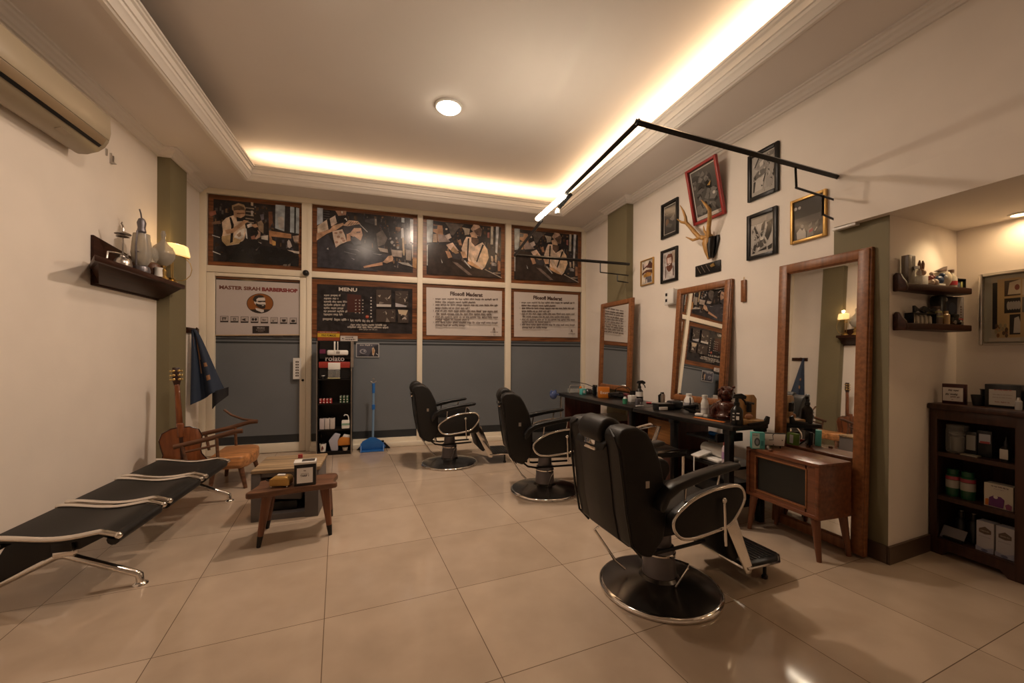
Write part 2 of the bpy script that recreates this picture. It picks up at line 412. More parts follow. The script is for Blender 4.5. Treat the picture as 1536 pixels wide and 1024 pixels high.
def artA(b, w, h):
    a = Art(b, w, h, [(28, 40), (1222, 155), (1225, 1005), (40, 945)], .0113, rough=.2)
    clutter(a, 85, 160, 330, 460, 26, 1, .6); clutter(a, 600, 190, 860, 560, 34, 2, .8); clutter(a, 870, 560, 1185, 780, 22, 3, .9); clutter(a, 85, 480, 230, 800, 10, 4, .35)
    a.p([(870, 170), (995, 180), (990, 510), (870, 470)], win).p([(1065, 195), (1185, 215), (1185, 540), (1065, 520)], win).p([(1120, 200), (1142, 200), (1142, 530), (1120, 530)], dk)
    a.p([(900, 330), (960, 320), (985, 360), (980, 480), (920, 470)], (.45, .42, .4))
    for k in range(5): a.p([(490, 205+45*k), (595, 218+45*k), (595, 232+45*k), (490, 219+45*k)], (.3, .24, .19))
    a.p([(555, 250), (585, 250), (585, 315), (560, 315)], (.5, .45, .4)).p([(555, 140), (585, 145), (585, 190), (555, 185)], (.45, .36, .26))
    a.p([(640, 400), (690, 370), (720, 420), (720, 540), (660, 500)], (.28, .21, .15)).p([(780, 260), (830, 260), (840, 400), (790, 480)], (.16, .07, .04)).p([(670, 300), (720, 290), (725, 360), (690, 370)], (.14, .13, .16))
    a.p([(30, 270), (120, 250), (130, 300), (60, 330)], (.3, .12, .08)).p([(80, 400), (180, 380), (190, 420), (80, 430)], (.2, .12, .08))
    a.p([(85, 560), (180, 590), (180, 600), (85, 572)], (.6, .6, .6)).p([(95, 765), (190, 805), (190, 815), (95, 778)], (.6, .6, .6))
    a.p([(200, 400), (250, 345), (340, 310), (390, 360), (480, 400), (500, 500), (480, 610), (440, 670), (260, 700), (200, 610), (215, 520)], shirt)
    a.p([(200, 580), (300, 560), (450, 600), (430, 660), (260, 700), (205, 640)], (.50, .36, .2))
    a.p([(350, 590), (410, 500), (485, 470), (475, 570), (430, 620)], (.72, .67, .62)).p([(380, 560), (430, 520), (440, 570), (410, 590)], (.35, .25, .18))
    a.p([(290, 335), (312, 335), (347, 430), (337, 650), (303, 665), (315, 450)], dk)
    a.p([(240, 500), (330, 480), (470, 370), (535, 380), (480, 420), (350, 530), (260, 550)], skin)
    a.p([(340, 240), (420, 245), (485, 240), (485, 310), (440, 350), (380, 370), (345, 320)], skin).p([(375, 330), (430, 345), (485, 315), (440, 385), (385, 388)], dk).p([(380, 280), (480, 275), (480, 290), (385, 296)], (.2, .1, .06))
    a.p([(318, 185), (400, 155), (470, 175), (492, 220), (485, 250), (420, 240), (365, 222), (340, 260), (322, 240)], (.36, .25, .15)).p([(335, 205), (400, 180), (470, 205), (480, 240), (420, 238), (345, 250)], (.12, .075, .05))
    a.p([(510, 430), (560, 410), (600, 440), (520, 470)], (.6, .55, .5)).p([(560, 430), (630, 415), (650, 455), (600, 470)], skin)
    a.p([(630, 490), (680, 520), (682, 585), (625, 615), (600, 570)], (.5, .34, .26)).p([(505, 480), (580, 450), (640, 480), (655, 540), (615, 600), (515, 605)], dk).p([(560, 580), (610, 560), (620, 610), (570, 615)], (.3, .14, .1))
    a.p([(490, 470), (500, 600), (520, 610), (505, 480)], (.6, .6, .6)).p([(690, 570), (780, 560), (780, 625), (695, 610)], (.6, .57, .52))
    a.p([(790, 500), (1080, 545), (1085, 600), (820, 575), (860, 690), (800, 665)], (.42, .22, .11)).p([(830, 620), (880, 640), (880, 690), (840, 690)], (.55, .33, .12))
    a.p([(1030, 640), (1050, 615), (1072, 640), (1095, 700), (1060, 725), (1035, 705)], (.42, .38, .36)).p([(1030, 745), (1190, 765), (1190, 795), (1100, 780)], (.55, .48, .42)).p([(1100, 570), (1185, 560), (1180, 640), (1120, 640)], (.4, .3, .24))
    a.p([(430, 650), (520, 610), (640, 620), (700, 690), (900, 720), (1100, 770), (1190, 830), (1185, 955), (250, 900), (380, 720)], (.012, .012, .014)).p([(620, 750), (690, 690), (660, 720), (640, 760)], (.1, .08, .075)).p([(650, 645), (700, 660), (690, 668)], (.4, .38, .36))
    a.words(985, 1075, 938, 22, (.2, .17, .15), random.Random(1))
def artB(b, w, h):
    a = Art(b, w, h, [(35, 48), (1410, 170), (1400, 985), (40, 925)], .0113, rough=.2)
    clutter(a, 690, 190, 1340, 620, 70, 5, .7); clutter(a, 1000, 480, 1340, 860, 34, 6, 1.1); clutter(a, 100, 480, 320, 800, 18, 7, .5); clutter(a, 470, 150, 700, 260, 12, 8, .5)
    a.p([(95, 95), (165, 100), (165, 290), (95, 320)], (.45, .5, .57))
    for k in range(4): a.p([(170, 130+32*k), (250, 140+32*k), (250, 150+32*k), (170, 140+32*k)], (.09, .08, .08))
    a.p([(100, 330), (220, 245), (245, 370), (100, 445)], (.58, .47, .37)).p([(250, 235), (320, 190), (345, 290), (270, 335)], (.62, .5, .42))
    a.p([(215, 250), (250, 235), (270, 380), (235, 370)], dk).p([(320, 130), (460, 130), (455, 190), (370, 215)], (.36, .21, .14)).p([(320, 200), (450, 185), (470, 260), (340, 280)], dk).p([(395, 135), (415, 135), (412, 165), (398, 160)], (.8, .7, .6)).p([(430, 235), (455, 220), (475, 255), (460, 258), (448, 238)], (.75, .72, .7))
    a.p([(285, 400), (410, 370), (445, 450), (465, 530), (380, 570), (330, 610), (300, 500)], (.58, .46, .38))
    for q in ((330, 420), (390, 410), (360, 470), (410, 490), (340, 540), (430, 520)): a.e(q[0], q[1], 22, 16, (.33, .2, .15), 8)
    a.p([(90, 430), (255, 375), (290, 325), (420, 285), (430, 310), (335, 380), (220, 430), (90, 525)], (.46, .28, .18)).p([(290, 340), (380, 300), (395, 330), (310, 375)], (.52, .34, .22))
    a.p([(420, 345), (480, 295), (640, 305), (660, 345), (560, 350), (515, 430), (480, 480), (435, 430)], (.045, .04, .045))
    a.p([(515, 410), (560, 350), (650, 350), (672, 440), (645, 520), (560, 470), (515, 450), (490, 480), (480, 430)], (.54, .35, .25)).p([(590, 400), (645, 395), (640, 412), (590, 416)], (.15, .1, .1)).p([(465, 430), (510, 430), (520, 520), (465, 530)], (.45, .27, .18))
    a.p([(525, 475), (565, 460), (650, 520), (650, 565), (560, 570), (525, 530)], (.075, .075, .09))
    a.p([(420, 320), (490, 250), (610, 262), (645, 300), (560, 310), (480, 330)], (.56, .38, .27))
    for k in range(4): a.p([(470+34*k, 322-8*k), (520+30*k, 270), (530+30*k, 272), (486+34*k, 322-8*k)], (.16, .1, .07))
    a.p([(700, 240), (850, 220), (850, 310), (700, 270)], (.06, .055, .06)).p([(830, 228), (855, 228), (855, 312), (830, 312)], (.3, .26, .22))
    a.p([(630, 290), (740, 400), (730, 405), (625, 300)], (.35, .33, .32))
    a.p([(850, 420), (930, 370), (1000, 480), (960, 560), (870, 590)], (.13, .11, .1)).p([(870, 600), (1000, 620), (1010, 670), (900, 650)], (.35, .3, .26)).p([(1110, 330), (1180, 335), (1170, 390), (1110, 380)], (.2, .1, .05))
    a.p([(1190, 210), (1230, 215), (1230, 275), (1190, 268)], (.45, .5, .53)).p([(1310, 225), (1355, 230), (1350, 540), (1312, 520)], (.45, .48, .52)).p([(1185, 350), (1215, 340), (1225, 470), (1185, 480)], (.5, .5, .5)).p([(1195, 470), (1225, 470), (1232, 700), (1210, 700)], (.5, .38, .24)).p([(1195, 290), (1245, 285), (1245, 340), (1190, 345)], (.06, .055, .055))
    for q in ((1040, 480, 14), (1060, 530, 22), (1120, 480, 16), (1140, 600, 18), (1090, 570, 14)): a.e(q[0], q[1], q[2], q[2], (.33, .31, .3), 8)
    a.p([(1250, 625), (1330, 630), (1320, 770), (1250, 760)], (.26, .22, .19)).p([(1335, 560), (1350, 560), (1345, 740), (1335, 740)], (.6, .56, .5)).p([(1340, 720), (1400, 740), (1395, 870), (1340, 850)], (.45, .24, .1)).p([(1130, 785), (1280, 795), (1350, 850), (1200, 815)], (.36, .33, .3))
    a.p([(100, 520), (230, 440), (330, 610), (470, 555), (640, 585), (900, 680), (1040, 690), (950, 790), (700, 840), (880, 915), (105, 868)], (.042, .042, .054))
    a.p([(430, 655), (590, 695), (580, 702), (440, 668)], (.16, .16, .18)).p([(470, 620), (600, 630), (640, 660), (590, 642)], (.14, .14, .16)).p([(520, 740), (570, 760), (560, 765)], (.3, .3, .32)).p([(215, 630), (235, 610), (240, 640)], (.5, .48, .46)).p([(800, 680), (930, 690), (900, 700)], (.3, .28, .28))
    a.p([(680, 848), (930, 788), (935, 830), (690, 870)], (.42, .24, .15)).p([(935, 790), (1010, 710), (1060, 700), (1078, 740), (1070, 770), (990, 805)], (.56, .36, .24)).p([(1050, 625), (1205, 640), (1190, 725), (1060, 712)], (.36, .3, .26))
def artC(b, w, h):
    a = Art(b, w, h, [(32, 50), (1180, 150), (1175, 995), (30, 940)], .0113, rough=.2)
    clutter(a, 170, 150, 560, 640, 60, 9, .9); clutter(a, 850, 200, 1115, 880, 54, 10, .9); clutter(a, 440, 280, 640, 600, 20, 11, .8); clutter(a, 110, 600, 420, 850, 22, 12, .4)
    a.p([(80, 110), (165, 115), (160, 300), (150, 430), (85, 440)], (.38, .42, .43)).p([(82, 470), (96, 470), (96, 760), (82, 760)], (.5, .5, .48))
    a.p([(170, 180), (290, 190), (300, 300), (330, 420), (230, 420), (220, 310), (165, 280)], (.4, .22, .12)).p([(165, 190), (225, 190), (220, 240), (170, 240)], (.06, .06, .07)).p([(165, 315), (215, 310), (220, 430), (160, 430)], (.42, .28, .18)).p([(230, 310), (330, 330), (400, 420), (240, 430)], (.28, .22, .2))
    a.p([(330, 150), (590, 170), (500, 240), (440, 330), (400, 320), (380, 230)], (.12, .1, .09)).p([(560, 210), (670, 230), (660, 312), (600, 320), (590, 260)], (.4, .34, .27)).p([(325, 330), (390, 300), (415, 360), (360, 390)], (.55, .46, .42)).e(345, 240, 16, 14, (.7, .6, .5), 8)
    a.p([(500, 400), (540, 380), (560, 470), (520, 460)], (.4, .22, .13))
    a.p([(970, 190), (1005, 190), (1000, 450), (965, 450)], (.46, .42, .35)).p([(1045, 190), (1088, 195), (1062, 580), (1035, 560)], (.5, .51, .53)).p([(920, 280), (950, 275), (950, 360), (920, 350)], (.3, .12, .1)).p([(970, 610), (1000, 620), (1000, 700), (975, 690)], (.5, .4, .3)).p([(1030, 600), (1055, 600), (1050, 710), (1035, 700)], (.6, .5, .38)).p([(975, 700), (1050, 720), (1050, 760), (980, 750)], (.3, .28, .27)).p([(1070, 680), (1110, 690), (1110, 830), (1070, 830)], (.35, .18, .1))
    a.p([(105, 450), (340, 470), (345, 640), (600, 680), (1000, 870), (1130, 930), (100, 888)], (.034, .022, .018))
    a.p([(420, 700), (500, 720), (705, 890), (650, 890)], (.17, .125, .105)).p([(560, 640), (700, 790), (690, 800), (550, 680)], (.12, .09, .08)).p([(270, 660), (295, 720), (285, 725)], (.5, .5, .48))
    a.p([(590, 400), (620, 345), (690, 350), (740, 480), (850, 420), (920, 520), (940, 640), (880, 780), (840, 815), (760, 745), (650, 690), (570, 560), (550, 520)], (.70, .54, .42))
    a.p([(850, 460), (920, 520), (940, 640), (880, 780), (800, 720), (820, 600)], (.68, .5, .33)).p([(660, 600), (700, 690), (690, 695), (650, 620)], (.5, .36, .22)).p([(700, 590), (760, 680), (745, 690)], (.5, .36, .22))
    a.p([(640, 365), (662, 365), (642, 690), (625, 685)], dk).p([(845, 450), (872, 455), (812, 600), (772, 710), (758, 690), (795, 590)], dk)
    a.p([(690, 360), (790, 370), (795, 420), (740, 475), (690, 420)], (.13, .08, .06)).p([(668, 290), (720, 270), (770, 330), (775, 362), (690, 350)], (.56, .37, .25))
    a.p([(680, 235), (722, 165), (800, 180), (842, 240), (822, 335), (760, 330), (715, 270)], (.46, .31, .23)).p([(725, 255), (820, 205), (842, 250), (815, 335), (770, 320)], (.13, .08, .06))
    a.p([(340, 465), (430, 430), (515, 545), (430, 565), (380, 520)], (.66, .48, .38)).p([(400, 610), (440, 575), (540, 590), (565, 645), (520, 675), (430, 660)], (.05, .045, .05)).p([(330, 550), (390, 560), (425, 640), (370, 655)], (.54, .31, .19))
    a.p([(400, 540), (440, 480), (520, 580), (470, 590)], (.34, .22, .13)).p([(535, 560), (600, 555), (630, 640), (570, 650)], (.6, .38, .24)).p([(630, 700), (690, 695), (800, 770), (842, 812), (760, 790), (650, 735)], (.58, .35, .19))
    a.p([(600, 680), (690, 790), (680, 795), (585, 690)], (.5, .5, .5)).p([(880, 800), (1130, 920), (1125, 930), (880, 812)], (.4, .34, .28)).p([(1000, 850), (1110, 855), (1110, 865), (1000, 862)], (.4, .34, .28))
poster('wall_poster', 'photo poster of barber in braces combing a seated client, leftmost of top row', -1.945, -.98, 2.182, 2.992, (.05, .035, .05, .05), artA)
poster('wall_poster', 'photo poster of bearded client holding a phone under dark cape, above the black menu board', -.866, .38, 2.178, 2.998, (.055, .05, .06, .05), artB)
poster('wall_poster', 'photo poster of bearded barber bending over client, above left notice sheet', .455, 1.577, 2.178, 3.0, (.05, .055, .055, .055), artC)
poster('wall_poster', 'photo poster of bearded barber bending over client, rightmost of top row, behind lamp arm', 1.666, 2.755, 2.182, 3.0, (.05, .055, .055, .055), artC)
def artLogo(b, w, h):
    Q = [(45, 55), (1250, 110), (1252, 985), (45, 960)]
    a = Art(b, w, h, Q, .0113, rough=.45); br = (.14, .035, .02); k = (.022, .014, .012)
    a.p([(50, 105), (1250, 155), (1250, 945), (50, 940)], (.52, .47, .46))
    a.t('MASTER SIRAH', 90, 245, 52, br, 'LEFT', sx=1.12, bold=.0025).t('BARBERSHOP', 690, 272, 52, (.20, .03, .03), 'LEFT', sx=1.09, bold=.004)
    a.e(667, 463, 193, 152, k, 32).e(667, 463, 184, 146, (.26, .085, .014), 32)
    n = [(667+184*math.cos(PI*i/14), 463+146*math.sin(PI*i/14)) for i in range(3, 12)]
    a.p(n, k).p([(600, 530), (720, 560), (722, 590), (690, 600), (610, 565)], (.62, .57, .54))
    a.p([(600, 390), (640, 370), (735, 375), (742, 450), (748, 470), (730, 510), (640, 520), (585, 460), (575, 420)], (.62, .57, .54))
    a.p([(560, 400), (590, 350), (650, 332), (705, 345), (725, 372), (640, 378), (612, 400), (618, 440), (600, 440), (575, 430)], k)
    a.p([(622, 425), (745, 420), (740, 445), (700, 440), (660, 448), (632, 440)], k)
    a.p([(605, 460), (640, 475), (690, 480), (735, 478), (746, 505), (735, 540), (690, 545), (640, 525), (608, 495)], k).p([(690, 492), (722, 487), (722, 497), (695, 502)], (.62, .57, .54))
    for i in range(8):
        x = 108+i*142; y = 655+i*4; a.r(x, y, x+112-i, y+95, k).r(x+5, y+5, x+107-i, y+74, (.42, .37, .35))
        if i == 0: a.r(x+25, y+22, x+85, y+36, k).r(x+30, y+30, x+42, y+68, k).r(x+62, y+30, x+74, y+60, k)
        elif i == 1: a.r(x+38, y+25, x+72, y+65, k).r(x+46, y+34, x+64, y+58, (.42, .37, .35))
        elif i == 2: a.p([(x+10, y+48), (x+60, y+28), (x+75, y+36), (x+60, y+48), (x+78, y+62), (x+60, y+66)], k)
        elif i == 3: a.e(x+32, y+40, 18, 22, k, 8).e(x+72, y+40, 18, 22, k, 8)
        elif i == 4: a.p([(x+20, y+28), (x+85, y+40), (x+60, y+60), (x+30, y+52)], (.2, .16, .15)).r(x+30, y+30, x+36, y+62, k)
        elif i == 5: a.p([(x+20, y+30), (x+90, y+22), (x+85, y+30), (x+25, y+38)], (.24, .2, .19)).e(x+40, y+55, 16, 8, k, 8)
        elif i == 6: a.p([(x+25, y+28), (x+85, y+28), (x+80, y+60), (x+50, y+68), (x+30, y+58)], k)
        else: a.e(x+52, y+48, 30, 20, k, 12)
    a.r(560, 808, 800, 918, k).t('SELEKSI', 680, 850, 26, (.5, .45, .42), sx=.85).words(612, 740, 868, 8, (.35, .3, .28), random.Random(3)).words(640, 720, 890, 8, (.25, .2, .18), random.Random(4))
    a.r(45, 938, 1252, 952, (.60, .43, .25)); 
    for x0, x1 in ((140, 360), (860, 1010)): a.r(x0, 953, x1, 978, (.03, .02, .018))
poster('shop_sign', 'white barbershop sign with bearded head in brown oval, on the glass door', -1.869, -1.0, 1.372, 2.06, (0, 0, 0, .024), artLogo, BRd)
def artMenu(b, w, h):
    Q = [(38, 35), (1490, 105), (1480, 905), (45, 905)]
    a = Art(b, w, h, Q, .0113, rough=.25); wh = (.46, .41, .36); R = random.Random(9)
    a.p([(500, 250), (690, 270), (690, 520), (500, 520)], (.065, .022, .018))
    a.t('MENU', 510, 212, 50, (.62, .57, .52), sx=1.3, bold=.002)
    for i, x in enumerate((410, 385, 500, 470, 455, 505, 440)): a.words(195, x, 277+47*i, 22, wh, R)
    for i in range(5):
        for x in (610, 660, 705): a.words(x, x+18, 345+46*i, 14, wh, R)
    for i in range(7): a.e(828, 305+47*i, 12, 11, (.5, .46, .42), 7)
    a.e(775, 585, 24, 24, (.4, .05, .03), 12).r(760, 575, 795, 582, (.6, .4, .25)).words(185, 310, 628, 26, wh, R).words(335, 520, 635, 26, wh, R).words(545, 690, 642, 24, wh, R).words(710, 855, 650, 24, wh, R)
    a.words(550, 1040, 708, 20, wh, R).words(510, 1070, 742, 22, wh, R).words(665, 925, 775, 14, (.3, .27, .24), R)
    def ph(x0, y0, x1, y1, seed):
        r = random.Random(seed); a.r(x0, y0, x1, y1, (.06, .045, .038))
        for _ in range(9):
            cx, cy = r.uniform(x0+25, x1-25), r.uniform(y0+25, y1-25); v = r.choice((.02, .14, .2, .36, .45))
            a.p([(max(x0, min(x1, cx+r.uniform(-40, 40))), max(y0, min(y1, cy+r.uniform(-45, 45)))) for _ in range(3)], (v, v*.86, v*.74))
    ph(900, 190, 1110, 440, 1); ph(1165, 205, 1355, 440, 2); ph(900, 475, 1170, 660, 3); ph(1205, 475, 1355, 670, 5)
    a.p([(905, 400), (1108, 405), (1108, 440), (905, 438)], (.5, .46, .43)).p([(1170, 380), (1330, 420), (1330, 440), (1170, 438)], (.42, .4, .42)).p([(1205, 480), (1350, 485), (1320, 560), (1220, 540)], (.5, .4, .28))
poster('menu_board', 'black price menu board with small photos and wood border, above the narrow shelf tower', -.866, .385, 1.372, 2.09, (.055, .06, .07, .06), artMenu)
def artNote(b, w, h, title, glare):
    Q = [(40, 25), (1440, 85), (1445, 990), (40, 980)]
    a = Art(b, w, h, Q, .0113, rough=.3); k = (.10, .065, .05); R = random.Random(5)
    a.p([(98, 90), (1390, 140), (1390, 915), (105, 905)], (.60, .545, .51))
    a.t(title, 765, 232, 62, (.06, .03, .022), sx=.98, bold=.0035)
    L = [(285, 245, 1310), (340, 245, 935), (385, 250, 1305), (440, 245, 815), (488, 245, 1310), (540, 260, 1220), (592, 245, 1310), (638, 245, 805), (688, 245, 1305), (738, 245, 745)]
    for i, (y, x0, x1) in enumerate(L):
        a.words(x0, x1, y+15*(x0/1400), 24, k, R)
        if i % 2 == 0: a.t(str(i//2+1), 212, y+14, 26, k)
    a.p([(1220, 822), (1232, 770), (1250, 770), (1262, 822), (1248, 822), (1240, 800), (1230, 822)], k).words(1180, 1310, 848, 12, k, R)
poster('notice_sheet', 'white rules notice with five numbered lines, next to the menu board', .456, 1.58, 1.372, 2.108, (.05, .05, .055, .055), lambda b, w, h: artNote(b, w, h, 'Filosofi Maderat', 0))
poster('notice_sheet', 'white rules notice with five numbered lines, rightmost on the shop front', 1.668, 2.745, 1.372, 2.11, (.05, .05, .055, .055), lambda b, w, h: artNote(b, w, h, 'Filosofi Maderat', 1))
# small stickers, door card, flyer
def card(name, label, cat, x0, x1, z0, z1, y, fn, base, th=.004):
    w, h = x1-x0, z1-z0
    t = thing(name, label, cat, mw=frame((x0, y, z0), (1, 0, 0), (0, 0, 1)))
    b = MB(base).box(0, w, 0, h, 0, th); fn(Art(b, w, h, None, th+.0002)); b.build('card', t); return t
def s1(a):
    a.r(0, .38, 1, .78, (.62, .42, .03)).t('PINS POMADE', .5, .46, .22, (.05, .03, .01), sx=.72, bold=.001).words(.1, .9, .9, .05, (.5, .4, .3), random.Random(2)).words(.1, .7, .15, .05, (.35, .15, .08), random.Random(3))
card('promo_sticker', 'red sticker with yellow band, stuck at lower left corner of menu board', 'sticker', -.80, -.55, 1.338, 1.452, 5.448, s1, flat(.30, .06, .025))
card('promo_sticker', 'white sticker with dark handwriting, stuck beside the red and yellow sticker', 'sticker', -.542, -.342, 1.336, 1.40, 5.448, lambda a: a.words(.3, .75, .72, .16, (.06, .04, .04), random.Random(5)).words(.1, .22, .45, .16, (.06, .04, .04), random.Random(6)).words(.3, .95, .32, .2, (.06, .04, .04), random.Random(7)), flat(.60, .54, .50))
def s3(a):
    a.r(.03, .05, .97, .95, (.085, .085, .11)).words(.16, .7, .86, .07, (.55, .52, .5), random.Random(8)).p([(.05, .05), (.22, .25), (.5, .1), (.5, .05)], (.035, .035, .045)).e(.3, .42, .15, .17, (.36, .35, .38), 14).e(.32, .42, .11, .12, (.085, .085, .11), 14).e(.36, .45, .05, .08, (.36, .35, .38), 10)
    a.p([(.52, .05), (.66, .45), (.78, .8), (.97, .9), (.97, .05)], (.03, .03, .04)).p([(.7, .2), (.68, .66), (.76, .72), (.82, .5), (.76, .08)], (.55, .42, .3)).p([(.72, .3), (.72, .6), (.76, .62), (.77, .3)], (.45, .2, .06)).p([(.86, .25), (.97, .12), (.97, .16), (.88, .3)], (.5, .5, .52))
card('taped_flyer', 'grey flyer with silver emblem taped on the window beside shelf tower', 'flyer', -.36, -.085, 1.135, 1.312, 5.466, s3, flat(.55, .54, .53))
def s4(a):
    for i in range(6): a.r(.3, .12+.13*i, .7, .2+.13*i, (.07, .05, .04)).r(.42, .14+.13*i, .58, .17+.13*i, (.6, .56, .5))
card('door_card', 'white vertical card with black letters hung on door edge', 'sign', -1.062, -.975, .872, 1.125, 5.430, s4, M_white, .006)
o = MB(M_blkp).sph((0, 0, 0), .036, 16).lathe([(.03, .0), (.034, .02), (.034, .03)], (0, 0, 0), 16, axis='y').build('door_chime', loc=(-.925, 5.398, 2.145)); tag(o, 'black round ball chime on white frame above the door corner', 'chime')
# ------------------------------------------------------------------ right wall: pictures, mirrors, trophy
def picture(name, label, y0, y1, z0, z1, fm, fw, mount, fn, x=2.819, lean=0.0, rough=.09, th=.022, cat='picture'):
    w = y0-y1; hh = z1-z0; h = math.hypot(hh, lean)
    t = thing(name, label, cat, mw=frame((x, y0, z0), (0, -1, 0), (-lean, 0, hh)), group='framed pictures on the right wall')
    b = MB(fm)
    for a in ((0, fw, 0, h), (w-fw, w, 0, h), (fw, w-fw, 0, fw), (fw, w-fw, h-fw, h)): b.box(a[0], a[1], a[2], a[3], 0, th, bev=.004)
    b.build('frame', t)
    b = MB(flat(*mount, rough)).box(fw*.8, w-fw*.8, fw*.8, h-fw*.8, .002, .008)
    a = Art(b, w-2*fw, h-2*fw, None, .0082, fw, fw, rough); fn(a); b.build('print', t); return t
def g(v, t=1.0): return (v, v*.93, v*.85)
def pGoldL(a):
    a.r(.05, .04, .95, .97, (.62, .55, .46)).p([(.1, .62), (.4, .7), (.9, .6), (.95, .8), (.7, .95), (.5, .78), (.1, .9)], (.10, .04, .03)).p([(.05, .4), (.3, .48), (.95, .4), (.95, .55), (.4, .6), (.05, .5)], (.12, .05, .03)).p([(.2, .3), (.8, .3), (.9, .42), (.5, .5), (.15, .42)], (.40, .2, .05)).p([(.35, .05), (.9, .05), (.85, .3), (.35, .3)], (.13, .12, .14)).p([(.4, .06), (.5, .06), (.5, .2), (.4, .2)], (.6, .55, .5)).p([(.2, .7), (.5, .8), (.45, .9), (.15, .86)], (.55, .45, .42))
def pBl(a):
    a.r(.04, .03, .96, .97, (.50, .46, .45)).r(.7, .55, .96, .97, (.45, .36, .28)).r(.1, .62, .2, .93, (.33, .28, .24))
    a.p([(.3, .55), (.25, .8), (.4, .92), (.7, .9), (.78, .72), (.72, .52)], (.17, .07, .045)).p([(.34, .6), (.34, .78), (.66, .78), (.68, .58), (.5, .52)], (.55, .42, .37)).p([(.25, .48), (.5, .58), (.72, .52), (.76, .4), (.6, .28), (.45, .27), (.3, .38)], (.14, .055, .035)).p([(.38, .5), (.5, .56), (.6, .53), (.5, .51)], (.7, .62, .58)).p([(.2, .2), (.8, .2), (.75, .03), (.2, .03)], (.58, .54, .53)).p([(.18, .5), (.24, .5), (.26, .06), (.2, .06)], (.1, .055, .04)).p([(.78, .45), (.84, .45), (.86, .1), (.79, .1)], (.1, .055, .04))
def pTl(a):
    a.r(.05, .03, .95, .97, g(.5)).r(.08, .045, .92, .95, g(.05)).e(.3, .42, .13, .12, (.17, .1, .06), 12).p([(.5, .5), (.8, .6), (.85, .42), (.7, .4)], g(.16)).p([(.2, .3), (.6, .2), (.7, .3), (.4, .38)], g(.1)).p([(.1, .68), (.9, .68), (.9, .7), (.1, .7)], g(.09))
def pRed(a):
    a.r(.04, .02, .96, .98, g(.52)).r(.07, .085, .95, .96, g(.09)); r = random.Random(4)
    for _ in range(44):
        cx, cy = r.uniform(.15, .85), r.uniform(.16, .85); s = r.uniform(.05, .14)
        a.p([(max(.08, min(.94, cx+s*r.uniform(.4, 1.5)*math.cos(q))), max(.09, min(.95, cy+s*r.uniform(.3, 1.0)*math.sin(q)))) for q in (0, 1.3, 2.4, 3.6, 5)], g(r.choice((.025, .05, .13, .2, .17))))
    a.e(.8, .42, .05, .03, g(.6), 10).e(.45, .28, .12, .09, g(.14), 14).e(.45, .28, .07, .05, g(.03), 12).p([(.6, .6), (.75, .66), (.7, .58)], (.5, .3, .1))
def scrib(a, n, seed, lo=.03, hi=.97, tones=(.05, .12, .25, .36, .5, .6)):
    r = random.Random(seed)
    for _ in range(n):
        x, y, q, l, w = r.uniform(lo+.05, hi-.05), r.uniform(lo+.05, hi-.05), r.uniform(0, 6.28), r.uniform(.05, .16), r.uniform(.008, .03)
        pt = [(x, y), (x+l*.5*math.cos(q)-w*math.sin(q), y+l*.5*math.sin(q)+w*math.cos(q)), (x+l*math.cos(q+.4), y+l*math.sin(q+.4)), (x+l*.5*math.cos(q)+w*math.sin(q), y+l*.5*math.sin(q)-w*math.cos(q))]
        a.p([(min(hi, max(lo, u)), min(hi, max(lo, v))) for u, v in pt], g(r.choice(tones)))
    return a
def pBt(a):
    a.r(.0, .0, 1, 1, g(.42)); scrib(a, 40, 3, tones=(.3, .36, .5, .55, .2)).p([(.1, .7), (.3, .95), (.6, .85), (.75, .65), (.4, .6)], g(.32)).p([(.12, .72), (.3, .93), (.34, .9), (.18, .72)], g(.04)).p([(.55, .9), (.72, .68), (.78, .66), (.6, .92)], g(.06)).p([(.35, .78), (.55, .86), (.5, .72), (.38, .68)], g(.6)).p([(.1, .5), (.3, .6), (.65, .62), (.6, .48), (.35, .44), (.1, .4)], g(.16)).p([(.15, .1), (.5, .12), (.55, .4), (.3, .43), (.15, .36)], g(.52)).p([(.1, .36), (.2, .36), (.14, .1), (.08, .1)], g(.05)).p([(.6, .5), (.95, .75), (.95, .4), (.9, .15), (.65, .1)], g(.34)).p([(.86, .4), (.95, .5), (.95, .3)], g(.04)).p([(.65, .95), (.95, .98), (.92, .85), (.7, .85)], g(.2)).p([(.5, .3), (.6, .5), (.62, .46), (.53, .28)], g(.06)); scrib(a, 36, 5, tones=(.06, .55, .5, .15, .3))
def pBb(a):
    a.r(0, 0, 1, 1, g(.45)); scrib(a, 36, 8, hi=.8); a.r(0, .8, 1, 1, g(.15)).p([(.05, .95), (.95, .97), (.95, .82), (.05, .8)], g(.27)).p([(.15, .72), (.2, .78), (.4, .45), (.33, .4)], g(.04)).p([(.45, .5), (.5, .75), (.65, .85), (.6, .6), (.5, .42)], g(.05)).p([(.62, .45), (.72, .78), (.95, .8), (.9, .5), (.75, .3)], g(.04)).p([(.56, .45), (.68, .8), (.74, .7), (.62, .42)], g(.5)).p([(.25, .2), (.4, .42), (.6, .4), (.7, .25), (.5, .16)], g(.09)).p([(.08, .05), (.15, .25), (.3, .3), (.2, .05)], g(.05)).p([(.3, .08), (.7, .16), (.7, .08)], g(.04)).p([(.42, .42), (.6, .44), (.58, .36), (.45, .35)], g(.62)).p([(.75, .15), (.95, .2), (.92, .08), (.78, .06)], g(.05)).p([(.3, .15), (.42, .2), (.4, .12)], g(.6)); scrib(a, 26, 9, hi=.75)
